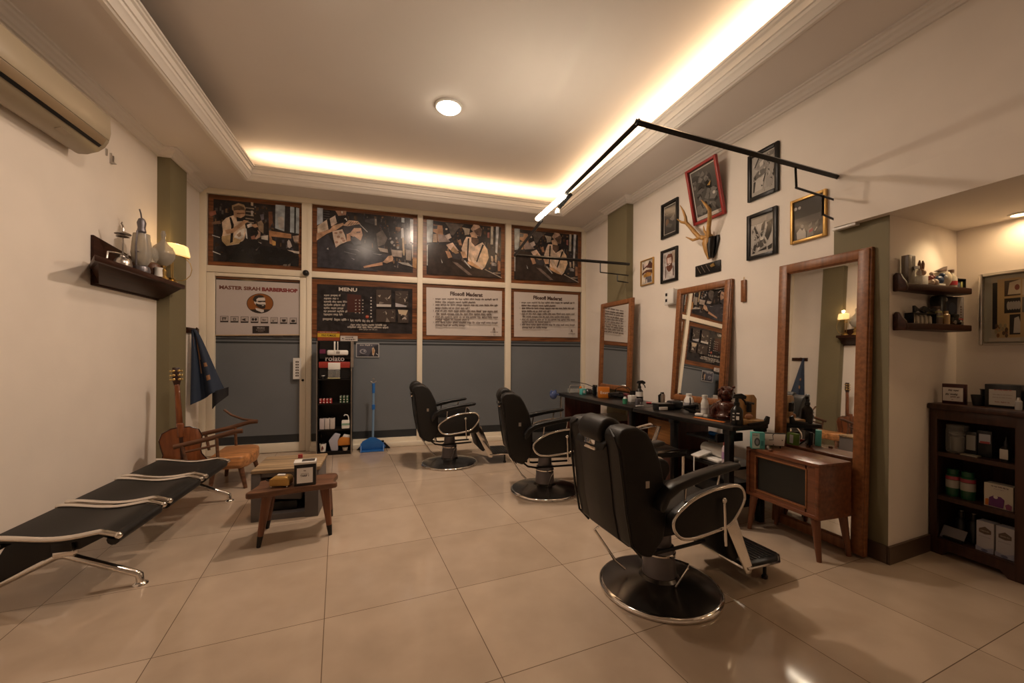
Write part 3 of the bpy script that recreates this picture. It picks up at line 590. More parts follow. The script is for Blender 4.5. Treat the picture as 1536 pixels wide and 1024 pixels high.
def pGold(a):
    a.r(0, 0, 1, 1, g(.10)).r(0, .55, 1, 1, g(.085)).r(0, .38, 1, .56, g(.13)).e(.06, .83, .06, .045, g(.5), 10).e(.2, .83, .05, .04, g(.45), 10).p([(.12, .02), (.1, .2), (.22, .3), (.36, .28), (.42, .15), (.42, .02)], g(.5)).e(.3, .33, .05, .05, g(.3), 10).p([(.22, .3), (.36, .28), (.3, .22)], g(.08)).p([(.45, .02), (.47, .2), (.62, .24), (.68, .04)], g(.26)).p([(.52, .18), (.66, .22), (.65, .14), (.53, .12)], (.3, .06, .07)).p([(.5, .3), (.62, .38), (.62, .3), (.52, .25)], g(.22)).p([(.7, .1), (.86, .28), (.9, .24), (.74, .08)], g(.05)).p([(.72, .32), (.84, .4), (.82, .3), (.74, .26)], g(.2)).p([(.72, .12), (.8, .2), (.78, .22), (.7, .14)], g(.5))
picture('framed_print', 'small thin gold frame with colour print, lowest left on the right wall', 4.055, 3.82, 1.972, 2.262, M_gold, .012, (.55, .5, .43), pGoldL, rough=.2)
picture('framed_print', 'small black frame with red-haired bearded man in braces', 3.693, 3.434, 1.94, 2.289, M_blkw, .03, (.5, .46, .45), pBl, rough=.2)
picture('framed_print', 'small black frame with dark photo and thin pale line, left of the red frame', 3.69, 3.43, 2.41, 2.78, M_blkw, .028, (.04, .035, .03), pTl)
picture('framed_print', 'red-lacquered frame leaning forward above the deer trophy', 3.195, 2.825, 2.414, 2.915, M_red, .024, (.05, .045, .04), pRed, lean=.105, th=.03)
picture('framed_print', 'black frame with pale ink drawing, highest on the right wall', 2.598, 2.327, 2.42, 2.795, M_blkw, .03, g(.42), pBt, rough=.15)
picture('framed_print', 'black frame with black and white barber scene, below the ink drawing', 2.604, 2.338, 1.95, 2.312, M_blkw, .03, g(.45), pBb, rough=.12)
picture('framed_print', 'gold frame with grey salon photo behind the lamp bracket, right of black frames', 2.23, 1.978, 1.985, 2.30, M_gold, .02, g(.08), pGold, rough=.07)

def mirror(label, y0, y1, z0, z1, xb, xt, fw, th, yaw=0.0):
    w = y0-y1; h = math.hypot(z1-z0, xt-xb); cy, sy = math.cos(yaw), math.sin(yaw)
    t = thing('framed_mirror', label, 'mirror', mw=frame((xb, y0, z0), (sy, -cy, 0), ((xt-xb)*cy, (xt-xb)*sy, z1-z0)), group='wooden framed mirrors along the right wall')
    b = MB(M_mir_z)
    for s, x in ((0, 0), (1, w-fw)):
        b.box(x, x+fw, 0, h, -th, .012, bev=.005); 
        xi = x+fw*.12 if s == 0 else x+fw*.0
        b.box(xi, xi+fw*.88, fw*.12, h-fw*.12, .006, .022, bev=.006)
    b.use(M_mir_y)
    for z in (0, h-fw): b.box(fw*.98, w-fw*.98, z, z+fw, -th, .0115, bev=.005).box(fw*.6, w-fw*.6, z+fw*.1, z+fw*.9, .006, .0215, bev=.006)
    b.build('wood_frame', t)
    MB(M_mirror).box(fw*.9, w-fw*.9, fw*.9, h-fw*.9, -.004, .002).build('mirror_glass', t)
mirror('narrow wooden framed mirror against the far olive pilaster', 4.735, 4.05, .752, 1.842, 2.655, 2.69, .062, .02, .03)
mirror('tilted wooden framed mirror at middle of right wall above the counter', 3.365, 2.735, .745, 1.832, 2.685, 2.765, .062, .022, .058)
mirror('tall wooden framed floor mirror leaning behind the television cabinet', 2.225, 1.648, .012, 1.822, 2.645, 2.705, .07, .02, .03)

# deer trophy
t = thing('deer_trophy', 'deer skull trophy with antlers on dark plaque above the middle mirror', 'trophy', (2.818, 2.97, 2.03))
W = lambda pts: [(x-2.818, y-2.97, z-2.03) for x, y, z in pts]
b = MB(M_blkw); b.prism([(y-2.97, z-2.03) for y, z in ((3.03, 2.25), (2.90, 2.25), (2.895, 2.21), (2.93, 2.10), (2.965, 2.055), (3.0, 2.12))], 'x', -.02, 0, bev=.004); b.build('plaque', t)
b = MB(M_bone)
b.tube(W([(2.81, 2.985, 2.235), (2.785, 2.99, 2.235), (2.77, 2.992, 2.19), (2.77, 2.988, 2.12), (2.775, 2.973, 2.05)]), [.03, .052, .048, .032, .018], 12)
b.use(M_blkw).tube(W([(2.785, 2.958, 2.235), (2.77, 2.955, 2.17), (2.772, 2.957, 2.055)]), [.038, .036, .02], 10)  # black half puts the skull's shaded side into the colour
b.use(M_bone).sph((2.772-2.818, .02, 2.245-2.03), (.04, .055, .03), 14)
b.build('skull', t, smooth=60)
A = MB(M_bone)
A.tube(W([(2.75, 3.01, 2.24), (2.735, 3.06, 2.265), (2.72, 3.10, 2.32), (2.71, 3.15, 2.385), (2.71, 3.20, 2.437), (2.70, 3.197, 2.49), (2.69, 3.215, 2.55), (2.68, 3.245, 2.612)]), [.022, .02, .019, .017, .017, .013, .010, .004], 10)
A.tube(W([(2.71, 3.19, 2.43), (2.70, 3.25, 2.455), (2.69, 3.30, 2.50)]), [.014, .011, .004], 8)
A.tube(W([(2.74, 3.05, 2.255), (2.72, 3.12, 2.25), (2.71, 3.20, 2.30)]), [.014, .012, .004], 8)
A.build('antler', t, smooth=60)
A = MB(M_bone)
A.tube(W([(2.75, 2.955, 2.24), (2.735, 2.945, 2.30), (2.71, 2.905, 2.385), (2.69, 2.885, 2.45), (2.68, 2.92, 2.505), (2.67, 2.96, 2.56)]), [.022, .019, .018, .016, .012, .004], 10)
A.tube(W([(2.74, 2.965, 2.255), (2.73, 2.99, 2.30), (2.73, 3.0, 2.35)]), [.012, .010, .003], 8)
A.build('antler', t, smooth=60)
t = thing('razor_plaque', 'slim black display board with pale slanted blades below the deer trophy', 'display board', mw=frame((2.819, 3.185, 1.925), (0, -1, 0), (0, 0, 1)))
b = MB(M_blkw).box(0, .30, 0, .10, 0, .014, bev=.003); b.build('board', t)
b = MB(M_steel)
for k in range(3): b.tube([(.03+.055*k, .085, .018), (.075+.055*k, .02, .018)], .003, 6)
b.use(M_brass).prism([(.19, .07), (.235, .085), (.25, .055), (.205, .05)], 'z', .014, .022); b.build('blades', t)
t = thing('wooden_plaque', 'slim vertical wooden stick hung between middle mirror and tall mirror', 'ornament', mw=frame((2.819, 2.66, 1.622), (0, -1, 0), (0, 0, 1)))
MB(M_mir_z).box(0, .044, 0, .18, 0, .018, bev=.004).build('stick', t); MB(M_brass).tube([(.022, .18, .009), (.022, .205, .006)], .003, 6).build('hanger', t)
t = thing('switch_box', 'white plastic switch box with dark switches left of the middle mirror', 'switch box', mw=frame((2.819, 3.585, 1.70), (0, -1, 0), (0, 0, 1)))
MB(M_white).box(.0, .16, 0, .15, 0, .05, bev=.006).build('body', t); MB(M_white).box(.07, .165, .0, .158, .045, .075, bev=.012).build('cover', t)
b = MB(M_blkp).box(.02, .045, .09, .12, .05, .056, bev=.002).box(.02, .045, .03, .06, .05, .056, bev=.002); b.build('switch', t)

# light frame over the barber chairs
t = thing('lamp_arm_frame', 'black square-tube lamp frame with white light tubes over the barber chairs', 'lamp', (2.0, 2.9, 2.3))
def W2(p): return (p[0]-2.0, p[1]-2.9, p[2]-2.3)
def bar(mb, a, c, r): mb.tube([W2(a), W2(c)], r*1.41, 4)
b = MB(M_blkm)
bar(b, (2.818, 1.922, 2.356), (1.20, 1.779, 2.356), .0125); bar(b, (1.212, 1.77, 2.356), (1.232, 2.70, 2.34), .0125); b.build('bar', t)
b = MB(M_blkm); bar(b, (1.25, 3.22, 2.312), (1.322, 4.195, 2.25), .0115); bar(b, (1.315, 4.185, 2.25), (2.73, 4.17, 2.249), .0115); b.build('bar', t)
b = MB(M_blkm)
bar(b, (2.41, 1.886, 2.35), (2.42, 1.887, 2.215), .006); bar(b, (2.415, 1.887, 2.22), (2.818, 1.93, 2.205), .006); bar(b, (2.68, 1.912, 2.212), (2.68, 1.912, 2.085), .007); bar(b, (2.68, 1.912, 2.09), (2.818, 1.93, 2.075), .006); b.build('wall_bracket', t)
b = MB(M_blkm)
bar(b, (2.35, 4.176, 2.25), (2.35, 4.176, 2.13), .005); bar(b, (2.35, 4.176, 2.13), (2.73, 4.19, 2.12), .005); bar(b, (2.58, 4.185, 2.125), (2.58, 4.185, 2.04), .005); bar(b, (2.58, 4.185, 2.045), (2.73, 4.19, 2.035), .005); b.build('wall_bracket', t)
for a, c in (((1.232, 2.70, 2.337), (1.222, 2.955, 2.33)), ((1.222, 2.965, 2.33), (1.212, 3.21, 2.322))):
    o = MB(M_ledw).tube([W2(a), W2(c)], .019, 12).build('light_tube', t); o['label'] = 'glowing white light tube'
b = MB(M_blkm); bar(b, (1.255, 2.66, 2.325), (1.26, 2.86, 2.305), .013); bar(b, (1.24, 2.66, 2.33), (1.262, 2.80, 2.30), .006); bar(b, (1.218, 2.96, 2.335), (1.25, 3.23, 2.312), .007); b.build('tube_holder', t)
b = MB(M_white).lathe([(0, -.02), (.02, -.016), (.021, 0), (.012, .02)], W2((1.262, 2.90, 2.285)), 10); b.build('clip', t)

# ceiling lamp(s) and recessed spots
def dome(label, loc):
    t = thing('ceiling_lamp', label, 'ceiling lamp', loc)
    MB(M_white).lathe([(.118, 0), (.118, -.012), (.108, -.02), (.1, -.02), (.1, 0)], (0, 0, 0), 32).build('rim', t)
    MB(M_lamp).lathe([(.101, -.014), (.098, -.026), (.08, -.04), (.045, -.05), (0, -.053)], (0, 0, 0), 32).build('diffuser', t)
dome('round glowing flush lamp in the middle of the raised ceiling', (.505, 3.515, TOP))
dome('round glowing flush lamp nearer the camera, just above the picture edge', (-.40, 2.42, TOP))
t = thing('recessed_spotlight', 'small recessed spotlight in the low ceiling above the wall shelves', 'spotlight', (3.40, 1.345, 1.985))
MB(M_white).lathe([(.045, .0), (.045, -.006), (.033, -.008), (.033, 0)], (0, 0, 0), 20).build('ring', t)
MB(M_down).lathe([(.032, -.003), (0, -.003)], (0, 0, 0), 20).build('bulb', t)

# ------------------------------------------------------------------ left wall
t = thing('air_conditioner', 'cream split air conditioner unit high on the left wall', 'air conditioner', (XL+.003, 3.0, 2.50))
pr = [(0, .30), (.17, .30), (.205, .285), (.218, .262), (.225, .16), (.215, .10), (.195, .062), (.16, .03), (.10, .004), (.05, 0), (0, 0.03)]
MB(M_ac).prism(pr, 'y', -.45, .45, bev=.008).build('shell', t)
MB(mat('ac_panel', (.42, .35, .245), .35)).prism([(.206, .288), (.225, .268), (.2305, .16), (.222, .112), (.214, .112), (.2, .26)], 'y', -.44, .44, bev=.003).build('front_panel', t)
MB(mat('ac_vane', (.27, .19, .11), .4)).prism([(.222, .104), (.2, .06), (.196, .062), (.216, .106)], 'y', -.41, .41, bev=.001).build('louvre', t)
MB(M_blkp).prism([(.203, .066), (.183, .046), (.178, .05), (.198, .07)], 'y', -.405, .405).build('air_slot', t)
MB(mat('ac_sticker', (.42, .35, .26), .5)).prism([(.155, .0265), (.125, .0135), (.125, .0115), (.155, .0245)], 'y', .12, .2).build('energy_label', t)
t = thing('cable_clip', 'pair of tiny metal hooks on the wall below the air conditioner end', 'hook', (XL, 3.84, 2.66))
b = MB(M_steel).box(0, .01, -.02, -.008, 0, .05).box(0, .014, .03, .036, -.03, .04).box(0, .03, .03, .06, -.035, -.028).box(0, .014, .055, .061, -.03, .03); b.build('hook', t)

t = thing('wall_shelf', 'dark wooden wall shelf holding old lamps on the left wall', 'shelf', (XL, 4.0, 1.66))
b = MB(M_shelf).prism([(0, .545), (.222, .545), (.222, -.70), (0, -.345)], 'z', .112, .152, bev=.006); b.build('board', t)
MB(M_shelf).prism([(-.335, .0), (.545, .0), (.545, .26), (-.335, .36)], 'x', 0, .02, bev=.004).build('back_plate', t)
def wedge(u, v):
    y = -.34+.88*u if v > .5 else -.335+.88*u
    return None
bm = bmesh.new()
V = [bm.verts.new(p) for p in ((.02, -.36, .115), (.20, -.62, .115), (.20, .53, .115), (.02, .53, .115), (.02, -.335, .015), (.05, -.335, .015), (.05, .53, .015), (.02, .53, .015))]
for f in ((0, 1, 2, 3), (4, 5, 6, 7), (0, 1, 5, 4), (1, 2, 6, 5), (2, 3, 7, 6), (3, 0, 4, 7)): bm.faces.new([V[i] for i in f])
MB(M_shelf).take(bm).build('bracket_box', t)
SZ = 1.66+.152
def wire(mb, pts, r=.004): mb.tube(pts, r, 6)
# lantern frame without glass
t = thing('lantern_burner', 'bare metal lantern burner with wire handle, first on the lamp shelf', 'lantern', (-1.88, 3.76, SZ))
MB(M_steel).lathe([(0, 0), (.05, 0), (.055, .015), (.05, .05), (.035, .07), (.022, .075), (.02, .09), (0, .09)], (0, 0, 0), 20).build('fuel_tank', t)
b = MB(M_steel); wire(b, [(0, 0, .08), (0, 0, .25)], .005); wire(b, [(.03, 0, .075), (.03, 0, .11)], .003); b.lathe([(.008, .30), (.012, .27), (.045, .255), (.05, .25), (.045, .245), (.01, .24)], (0, 0, 0), 16).lathe([(.012, .235), (.04, .23), (.012, .225)], (0, 0, 0), 16); wire(b, [(0, 0, .29), (.004, -.01, .31), (0, -.02, .325), (0, -.01, .335)], .005); b.build('burner', t)
b = MB(M_steel); wire(b, [(.03, .05, .06), (.03, -.05, .09), (.02, -.12, .085), (.0, -.17, .08), (.0, -.18, .03)], .006); b.build('handle', t)
# lantern with tall chimney
t = thing('storm_lantern', 'storm lantern with tall frosted glass chimney, second on the lamp shelf', 'lantern', (-1.865, 3.97, SZ))
MB(M_col).lathe([(0, 0), (.055, 0), (.058, .02), (.05, .05), (.03, .06), (0, .06)], (0, 0, 0), 20).build('fuel_tank', t)
MB(M_bulb).lathe([(.035, .06), (.06, .10), (.066, .16), (.058, .26), (.052, .31), (.0, .312)], (0, 0, 0), 20).build('chimney', t)
b = MB(M_col).lathe([(.02, .31), (.03, .33), (.024, .36), (.03, .40), (.02, .43), (.006, .44)], (0, 0, 0), 16); wire(b, [(0, 0, .43), (0, -.01, .47), (0, -.03, .50)], .005); b.build('cap', t)
b = MB(M_col); wire(b, [(0, -.07, .05), (0, -.075, .2), (0, -.06, .32), (0, 0, .345), (0, .07, .31), (0, .095, .2), (0, .07, .05)], .006); wire(b, [(.0, -.075, .16), (.05, 0, .155), (0, .09, .15)], .005); b.build('wire_guard', t)
# squat lamp hidden behind
t = thing('oil_lamp', 'small oil lamp with dark round belly and white collar between the two glass lamps', 'lamp', (-1.88, 4.14, SZ))
MB(M_brown).lathe([(0, 0), (.05, 0), (.055, .02), (.065, .07), (.05, .11), (.02, .125), (0, .125)], (.0, .02, 0), 20).build('belly', t)
MB(M_white).lathe([(0, 0), (.028, 0), (.026, .06), (.03, .075), (0, .075)], (.065, -.03, 0), 14).build('collar', t)
MB(M_glassc).lathe([(.02, .12), (.045, .16), (.04, .21), (.02, .25), (0, .25)], (0, .02, 0), 16).build('globe', t)
# onion lamp
t = thing('onion_oil_lamp', 'brass oil lamp with onion shaped grey glass, nearest the lit lamp on shelf', 'lamp', (-1.865, 4.30, SZ))
MB(M_brass).lathe([(0, 0), (.05, 0), (.045, .015), (.022, .04), (.028, .08), (.014, .10), (.024, .125), (0, .13)], (0, 0, 0), 20).build('foot', t)
MB(M_bulb).lathe([(.026, .125), (.055, .15), (.082, .195), (.085, .24), (.065, .29), (.03, .325), (.016, .35), (.015, .375), (.02, .40), (.012, .43), (0, .432)], (0, 0, 0), 24).build('glass_bulb', t)
# lit lamp
t = thing('shelf_lamp', 'lit brass lamp with ribbed glass shade at the right end of the shelf', 'lamp', (-1.86, 4.44, SZ))
MB(M_brass).lathe([(0, 0), (.04, 0), (.042, .012), (.02, .03), (.025, .045), (.0, .05)], (0, 0, 0), 16).build('foot', t)
b = MB(M_brass); wire(b, [(0, -.012, .04), (0, -.012, .26)], .006); wire(b, [(0, .018, .04), (0, .018, .25), (.0, .01, .28)], .005); wire(b, [(0, -.02, .215), (0, .026, .215)], .006); wire(b, [(.01, .0, .262), (.05, .03, .258), (.11, .06, .24)], .006)
wire(b, [(.06, .05, .25)] + [(.045+.085*math.sin(q), .04+.02*math.sin(q), .14+.11*math.cos(q)) for q in (.5, 1, 1.57, 2.1, 2.6, 3.0)] + [(.01, .01, .03)], .003); b.build('stem', t)
SH = MB(M_shade).prism([(-.05, .275), (.125, .245), (.105, .345), (.0, .365), (-.05, .365)], 'y', -.02, .06, bev=.012); SH.build('glass_shade', t)

# barber capes on a hook
t = thing('coat_hook', 'dark wooden peg on the wall behind the olive pilaster', 'hook', (XL, 5.19, 1.40))
MB(M_shelfx).box(0, .02, -.08, .2, -.01, .05, bev=.004).build('plate', t); b = MB(M_shelfx).tube([(.02, 0, .02), (.06, 0, .03), (.075, 0, .05)], .009, 8); b.build('peg', t)
t = thing('barber_cape', 'navy barber cape with tan patches hanging from the peg', 'cape', (-1.95, 5.19, .60))
def cape(u, v):
    k = v**.75; w = .03+.25*k; x = -.03+.015*v + w*u; z = .83-.80*v + (.17*u*v*v) ; y = -.02-.035*math.sin(u*PI*3.2+1.0*v)*(.25+k) - .03*k - .02*u
    return (x, y, z)
b = MB(mat('navy_cloth', (.018, .032, .065), .7, bump=.2, nscale=60)).grid(cape, 26, 22, thick=.008); b.build('cloth', t, smooth=60)
def onc(u, v, e=.011): x, y, z = cape(u, v); return (x, y-e, z)
b = MB(mat('tan_cloth', (.35, .17, .075), .7))
for (u0, u1, v0, v1) in ((.22, .62, .1, .3), (.3, .5, .3, .42), (.3, .4, .42, .62), (.58, .82, .48, .54), (.55, .8, .68, .76), (.22, .3, .5, .6)):
    b.grid(lambda a, c: onc(u0+(u1-u0)*a, v0+(v1-v0)*c), 6, 6)
b.build('patch', t, smooth=60)
b = MB(mat('black_cloth', (.012, .012, .016), .7)).grid(lambda u, v: (.17+.14*u, -.07-.03*math.sin(u*5), .16+.05*u-.18*v*(1-.5*u)), 10, 8, thick=.006); b.build('hanging_fold', t, smooth=60)
t = thing('white_batten', 'short white strip under the beam above the tall leaning mirror', 'batten', (2.705, 1.80, 1.972))
MB(M_white).box(-.02, .02, -.075, .06, -.004, .012, bev=.003).build('strip', t)
# ------------------------------------------------------------------ barber chairs
def barber_chair(label, loc, rz, group):
    t = thing('barber_chair', label, 'barber chair', loc, rz, group)
    # round base
    MB(M_disc).lathe([(0, .004), (.292, .004), (.296, .012), (.288, .022), (.20, .042), (.10, .062), (.088, .075), (.0, .078)], (0, 0, 0), 48).build('base', t, smooth=30)
    MB(M_chr).lathe([(.290, .0), (.299, .004), (.300, .014), (.292, .0225), (.282, .0245), (.28, .02), (.285, .004)], (0, 0, 0), 48).build('base_rim', t.children[0], smooth=50)
    MB(M_col).lathe([(.084, .07), (.082, .09), (.074, .20), (.072, .215), (.060, .222), (.056, .30), (.056, .345), (0, .345)], (0, 0, 0), 28).build('column', t, smooth=30)
    b = MB(M_chr); b.tube([(.0, .078, .185), (.03, .17, .19), (.02, .175, .175), (-.0, .12, .065)], .005, 6); b.tube([(.0, -.078, .185), (.03, -.17, .19), (.02, -.175, .175), (-.0, -.12, .065)], .005, 6); b.lathe([(.077, .178), (.08, .182), (.08, .190), (.077, .194)], (0, 0, 0), 28); b.build('lift_wire', t)
    def BM(m): return MB(m, Matrix.Translation((-.035, 0, 0)) @ Matrix.Diagonal((1, .82, 1, 1)))
    b = BM(M_blkm)
    b.box(-.16, .24, -.13, .13, .305, .345, bev=.01)
    for s in (-1, 1): b.tube([(-.22, .1*s, .31), (-.13, .1*s, .235), (-.06, .1*s, .222), (.26, .09*s, .232)], .009, 6)
    b.build('under_frame', t)
    b = BM(M_chr); b.tube([(-.25, .14, .30), (-.27, .15, .285), (-.16, .12, .12), (-.11, .10, .075)], .007, 8); b.build('recline_rod', t)
    b = BM(M_chr).tube([(-.13, -.12, .345), (-.13, -.125, .30), (-.125, -.125, .27)], .012, 8); b.build('hinge_pin', t)
    # seat
    BM(M_blk).box(-.15, .325, -.245, .245, .345, .475, bev=.04, seg=3).build('seat', t, smooth=60)
    # backrest: back pad, two side bolsters, headrest in the notch
    def prof(top, rear=.0, front=.0):
        P = [(-.19+front*.2, .285), (-.235-rear, .30), (-.295-rear, .345), (-.335-rear, .48), (-.362-rear, .62), (-.395-rear, .77), (-.413-rear, top-.05), (-.408-rear, top-.02), (-.385-rear*.5, top), (-.32+front*.2, top+.002), (-.262+front, top-.025), (-.225+front, top-.075), (-.175+front, .70), (-.14+front, .58), (-.125+front, .46), (-.13+front, .36)]
        return [(x+(z-.3)*.085, z) for x, z in P]
    b = BM(M_blk)
    b.prism(prof(.80, .006, -.05), 'y', -.15, .15, bev=.02, seg=2)
    b.build('backrest', t, smooth=50)
    for s in (-1, 1):
        y0, y1 = (.13, .275) if s > 0 else (-.275, -.13)
        BM(M_blk).prism(prof(.865, 0, .0), 'y', y0, y1, bev=.034, seg=3).build('side_bolster', t, smooth=60)
    # rear panel seam
    b = BM(mat('dark_piping', (.006, .006, .006), .5) if 'dark_piping' not in bpy.data.materials else bpy.data.materials['dark_piping'])
    mp = b.mats[0]
    for s in (-1, 1): BM(mp).tube([(x+(z-.3)*.085, y*s, z) for x, y, z in ((-.245, .268, .30), (-.305, .272, .36), (-.345, .272, .5), (-.372, .27, .63), (-.40, .262, .77), (-.412, .235, .825), (-.405, .18, .85))], .006, 6).build('piping', t)
    BM(M_blk).prism([(-.375, .775), (-.388, .82), (-.378, .865), (-.345, .892), (-.30, .892), (-.255, .86), (-.24, .80), (-.26, .765)], 'y', -.118, .118, bev=.03, seg=3).build('headrest', t, smooth=60)
    BM(M_chr).box(-.378, -.35, -.06, .06, .735, .785, bev=.005).build('headrest_bracket', t)
    BM(M_steel).box(-.02, .0, -.279, -.272, .0, .03, M=Matrix.Translation((-.21, 0, .60))).build('maker_tab', t)
    # side panels, trims, arms
    out = [(-.083, .455), (-.075, .425), (-.04, .387), (.02, .376), (.10, .384), (.195, .397), (.252, .41), (.30, .46), (.336, .512), (.334, .548), (.315, .576), (.286, .588), (.22, .588), (.14, .580), (.035, .555), (-.045, .508), (-.075, .482)]
    out = [(x-.035, z-.012) for x, z in out]
    for _ in range(2): out = [q for i in range(len(out)) for q in ((out[i][0]*.75+out[(i+1) % len(out)][0]*.25, out[i][1]*.75+out[(i+1) % len(out)][1]*.25), (out[i][0]*.25+out[(i+1) % len(out)][0]*.75, out[i][1]*.25+out[(i+1) % len(out)][1]*.75))]
    for s in (-1, 1):
        a, c = (-.33, -.27) if s < 0 else (.27, .33)
        p = BM(M_blk).prism(out, 'y', a, c, bev=.012, seg=2).build('side_panel', t, smooth=50)
        BM(M_chr).tube([(x, .328*s, z) for x, z in out], .0085, 8, closed=True).build('chrome_trim', p, smooth=60)
        arm = [(.295, .677), (.28, .690), (.15, .676), (.0, .650), (-.085, .628), (-.135, .596), (-.165, .556), (-.166, .522), (-.15, .512), (-.135, .53), (-.115, .565), (-.06, .597), (.1, .635), (.275, .662)]; arm = [(x-.025, z-.010) for x, z in arm]
        p = BM(M_blkp).prism(arm, 'y', .27 if s > 0 else -.345, .345 if s > 0 else -.27, bev=.008, seg=2).build('armrest', t, smooth=50)
        BM(M_chr).tube([(-.02, .30*s, .63), (-.035, .30*s, .505)], .006, 8).tube([(.175, .30*s, .655), (.16, .30*s, .58)], .006, 8).build('arm_strut', p)
    b = BM(M_chr).tube([(.155, -.352, .52), (.165, -.352, .315)], .0065, 8).sph((.155, -.35, .522), .014, 10); b.tube([(.155, -.33, .52), (.155, -.352, .52)], .009, 8); b.build('lever', t)
    # footrest
    b = BM(M_blk).prism([(.255, .405), (.30, .43), (.41, .17), (.375, .135), (.33, .17)], 'y', -.19, .19, bev=.015); b.build('calf_pad', t, smooth=50)
    for s in (-1, 1):
        BM(M_chr).prism([(.262, .40), (.345, .415), (.475, .105), (.465, .075), (.43, .08)], 'y', .205*s-.006, .205*s+.006, bev=.003).build('footrest_arm', t)
    b = BM(M_chr).tube([(.45, -.205, .092), (.45, .205, .092)], .012, 8); b.build('footrest_axle', t)
    fp = BM(M_blkp).prism([(.44, -.205), (.66, -.205), (.715, -.15), (.715, .15), (.66, .205), (.44, .205)], 'z', .098, .122, bev=.008)
    for k in range(9): fp.box(.455+.026*k, .467+.026*k, -.17, .17, .1215, .126, bev=.002)
    fp = fp.build('footrest_plate', t)
    BM(M_chr).tube([(.44, -.212, .104), (.66, -.212, .104), (.724, -.152, .104), (.724, .152, .104), (.66, .212, .104), (.44, .212, .104)], .007, 6).build('footrest_edge', fp)
    b = BM(M_blkm)
    b.tube([(.62, -.15, .10), (.62, -.15, .02)], .010, 8).lathe([(.016, 0), (.018, .012), (.010, .022), (0, .022)], (.62, -.15, 0), 12); b.build('footrest_foot', t)
    return t
G = 'barber chairs in a row along the counter'
ch = barber_chair('black barber chair closest to the camera with big back view', (1.335, 1.76, 0), .05, G)
dup(ch, (1.325, 3.30, 0), -.17, 'black barber chair in the middle of the row, partly behind the closest chair', G)
dup(ch, (.66, 4.40, 0), .0, 'black barber chair farthest away in front of the grey window', G)

# ------------------------------------------------------------------ waiting bench
t = thing('waiting_bench', 'black backless waiting bench with chrome bars along the left wall', 'bench', (-1.48, 3.17, 0))
def pan(u, v):
    x = -.235+.47*u; z = .302+.016*math.cos(u*2*PI*1.0)*(.6+.4*u) - .055*max(0, u-.86)/.14*.5 + .02*(1-u)
    return x, z
for y0, y1 in ((-.71, -.315), (-.222, .195), (.288, .70)):
    b = MB(M_blk).grid(lambda u, v: (pan(u, v)[0], y0+(y1-y0)*v, pan(u, v)[1]), 18, 4, thick=.022); b.tube([(.218, y0, .272), (.218, y1, .272)], .027, 10).tube([(-.215, y0, .292), (-.215, y1, .292)], .022, 10); s = b.build('seat', t, smooth=50)
    for y in (y0-.012, y1+.012):
        b = MB(M_chr).tube([(pan(k/14, 0)[0]*1.03, y, pan(k/14, 0)[1]+.006) for k in range(15)], .0125, 8).sph((.245, y, pan(1, 0)[1]+.004), .016, 10); b.build('chrome_bar', s, smooth=60)
MB(M_blkm).box(-.05, .03, -.66, .68, .215, .265, bev=.006).build('beam', t)
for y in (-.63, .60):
    b = MB(M_chr); b.tube([(.29, y, .012), (.285, y, .05), (.265, y, .062), (-.01, y, .19), (-.04, y, .19), (-.335, y+.02, .045), (-.35, y+.02, .012)], .017, 10)
    for x in (.29, -.35): b.lathe([(0, 0), (.032, 0), (.032, .006), (.012, .018), (0, .018)], (x, y+(.02 if x < 0 else 0), 0), 18)
    b.box(-.05, .03, y-.02, y+.02, .19, .22, bev=.004); b.build('leg', t, smooth=60)
    MB(M_blkm).prism([(-.33, .062), (-.04, .205), (.05, .215), (.16, .27), (.1, .288), (-.215, .29)], 'y', y-.006, y+.006).build('end_plate', t)  # black plate added to stand in for the dark shade under the seat

# armchair
t = thing('wooden_armchair', 'low wooden armchair with thick honey seat below the hanging cape', 'armchair', (-1.33, 4.33, 0), .05)
MB(M_teak).prism([(-.14, -.26), (.12, -.27), (.16, -.2), (.185, .0), (.16, .2), (.1, .26), (-.14, .25)], 'z', .175, .285, bev=.025, seg=3).build('seat', t, smooth=50)
for x, y, dx, dy in ((.10, -.22, .05, -.03), (.10, .2, .05, .03), (-.10, -.2, -.02, -.02), (-.10, .2, -.02, .02)):
    MB(M_brown).tube([(x, y, .21), (x+dx, y+dy, 0)], [.024, .015], 10).build('leg', t)
for y in (-.27, .26):
    b = MB(M_brown).tube([(-.36, y, .40), (-.24, y, .425), (-.1, y, .455), (.06, y, .50), (.13, y, .505)], .014, 8, flat_=1.4).tube([(-.05, y, .27), (-.06, y, .46)], .013, 8).tube([(-.27, y, .25), (-.30, y, .41)], .013, 8); b.tube([(-.30, y, .35), (-.16, y, .375), (-.06, y, .395)], .010, 8); b.build('armrest', t, smooth=60)
b = MB(M_brown).tube([(-.16, .29, .63), (-.1, .29, .575), (.0, .28, .53), (.13, .27, .507)], .011, 8); b.build('curved_rail', t, smooth=60)

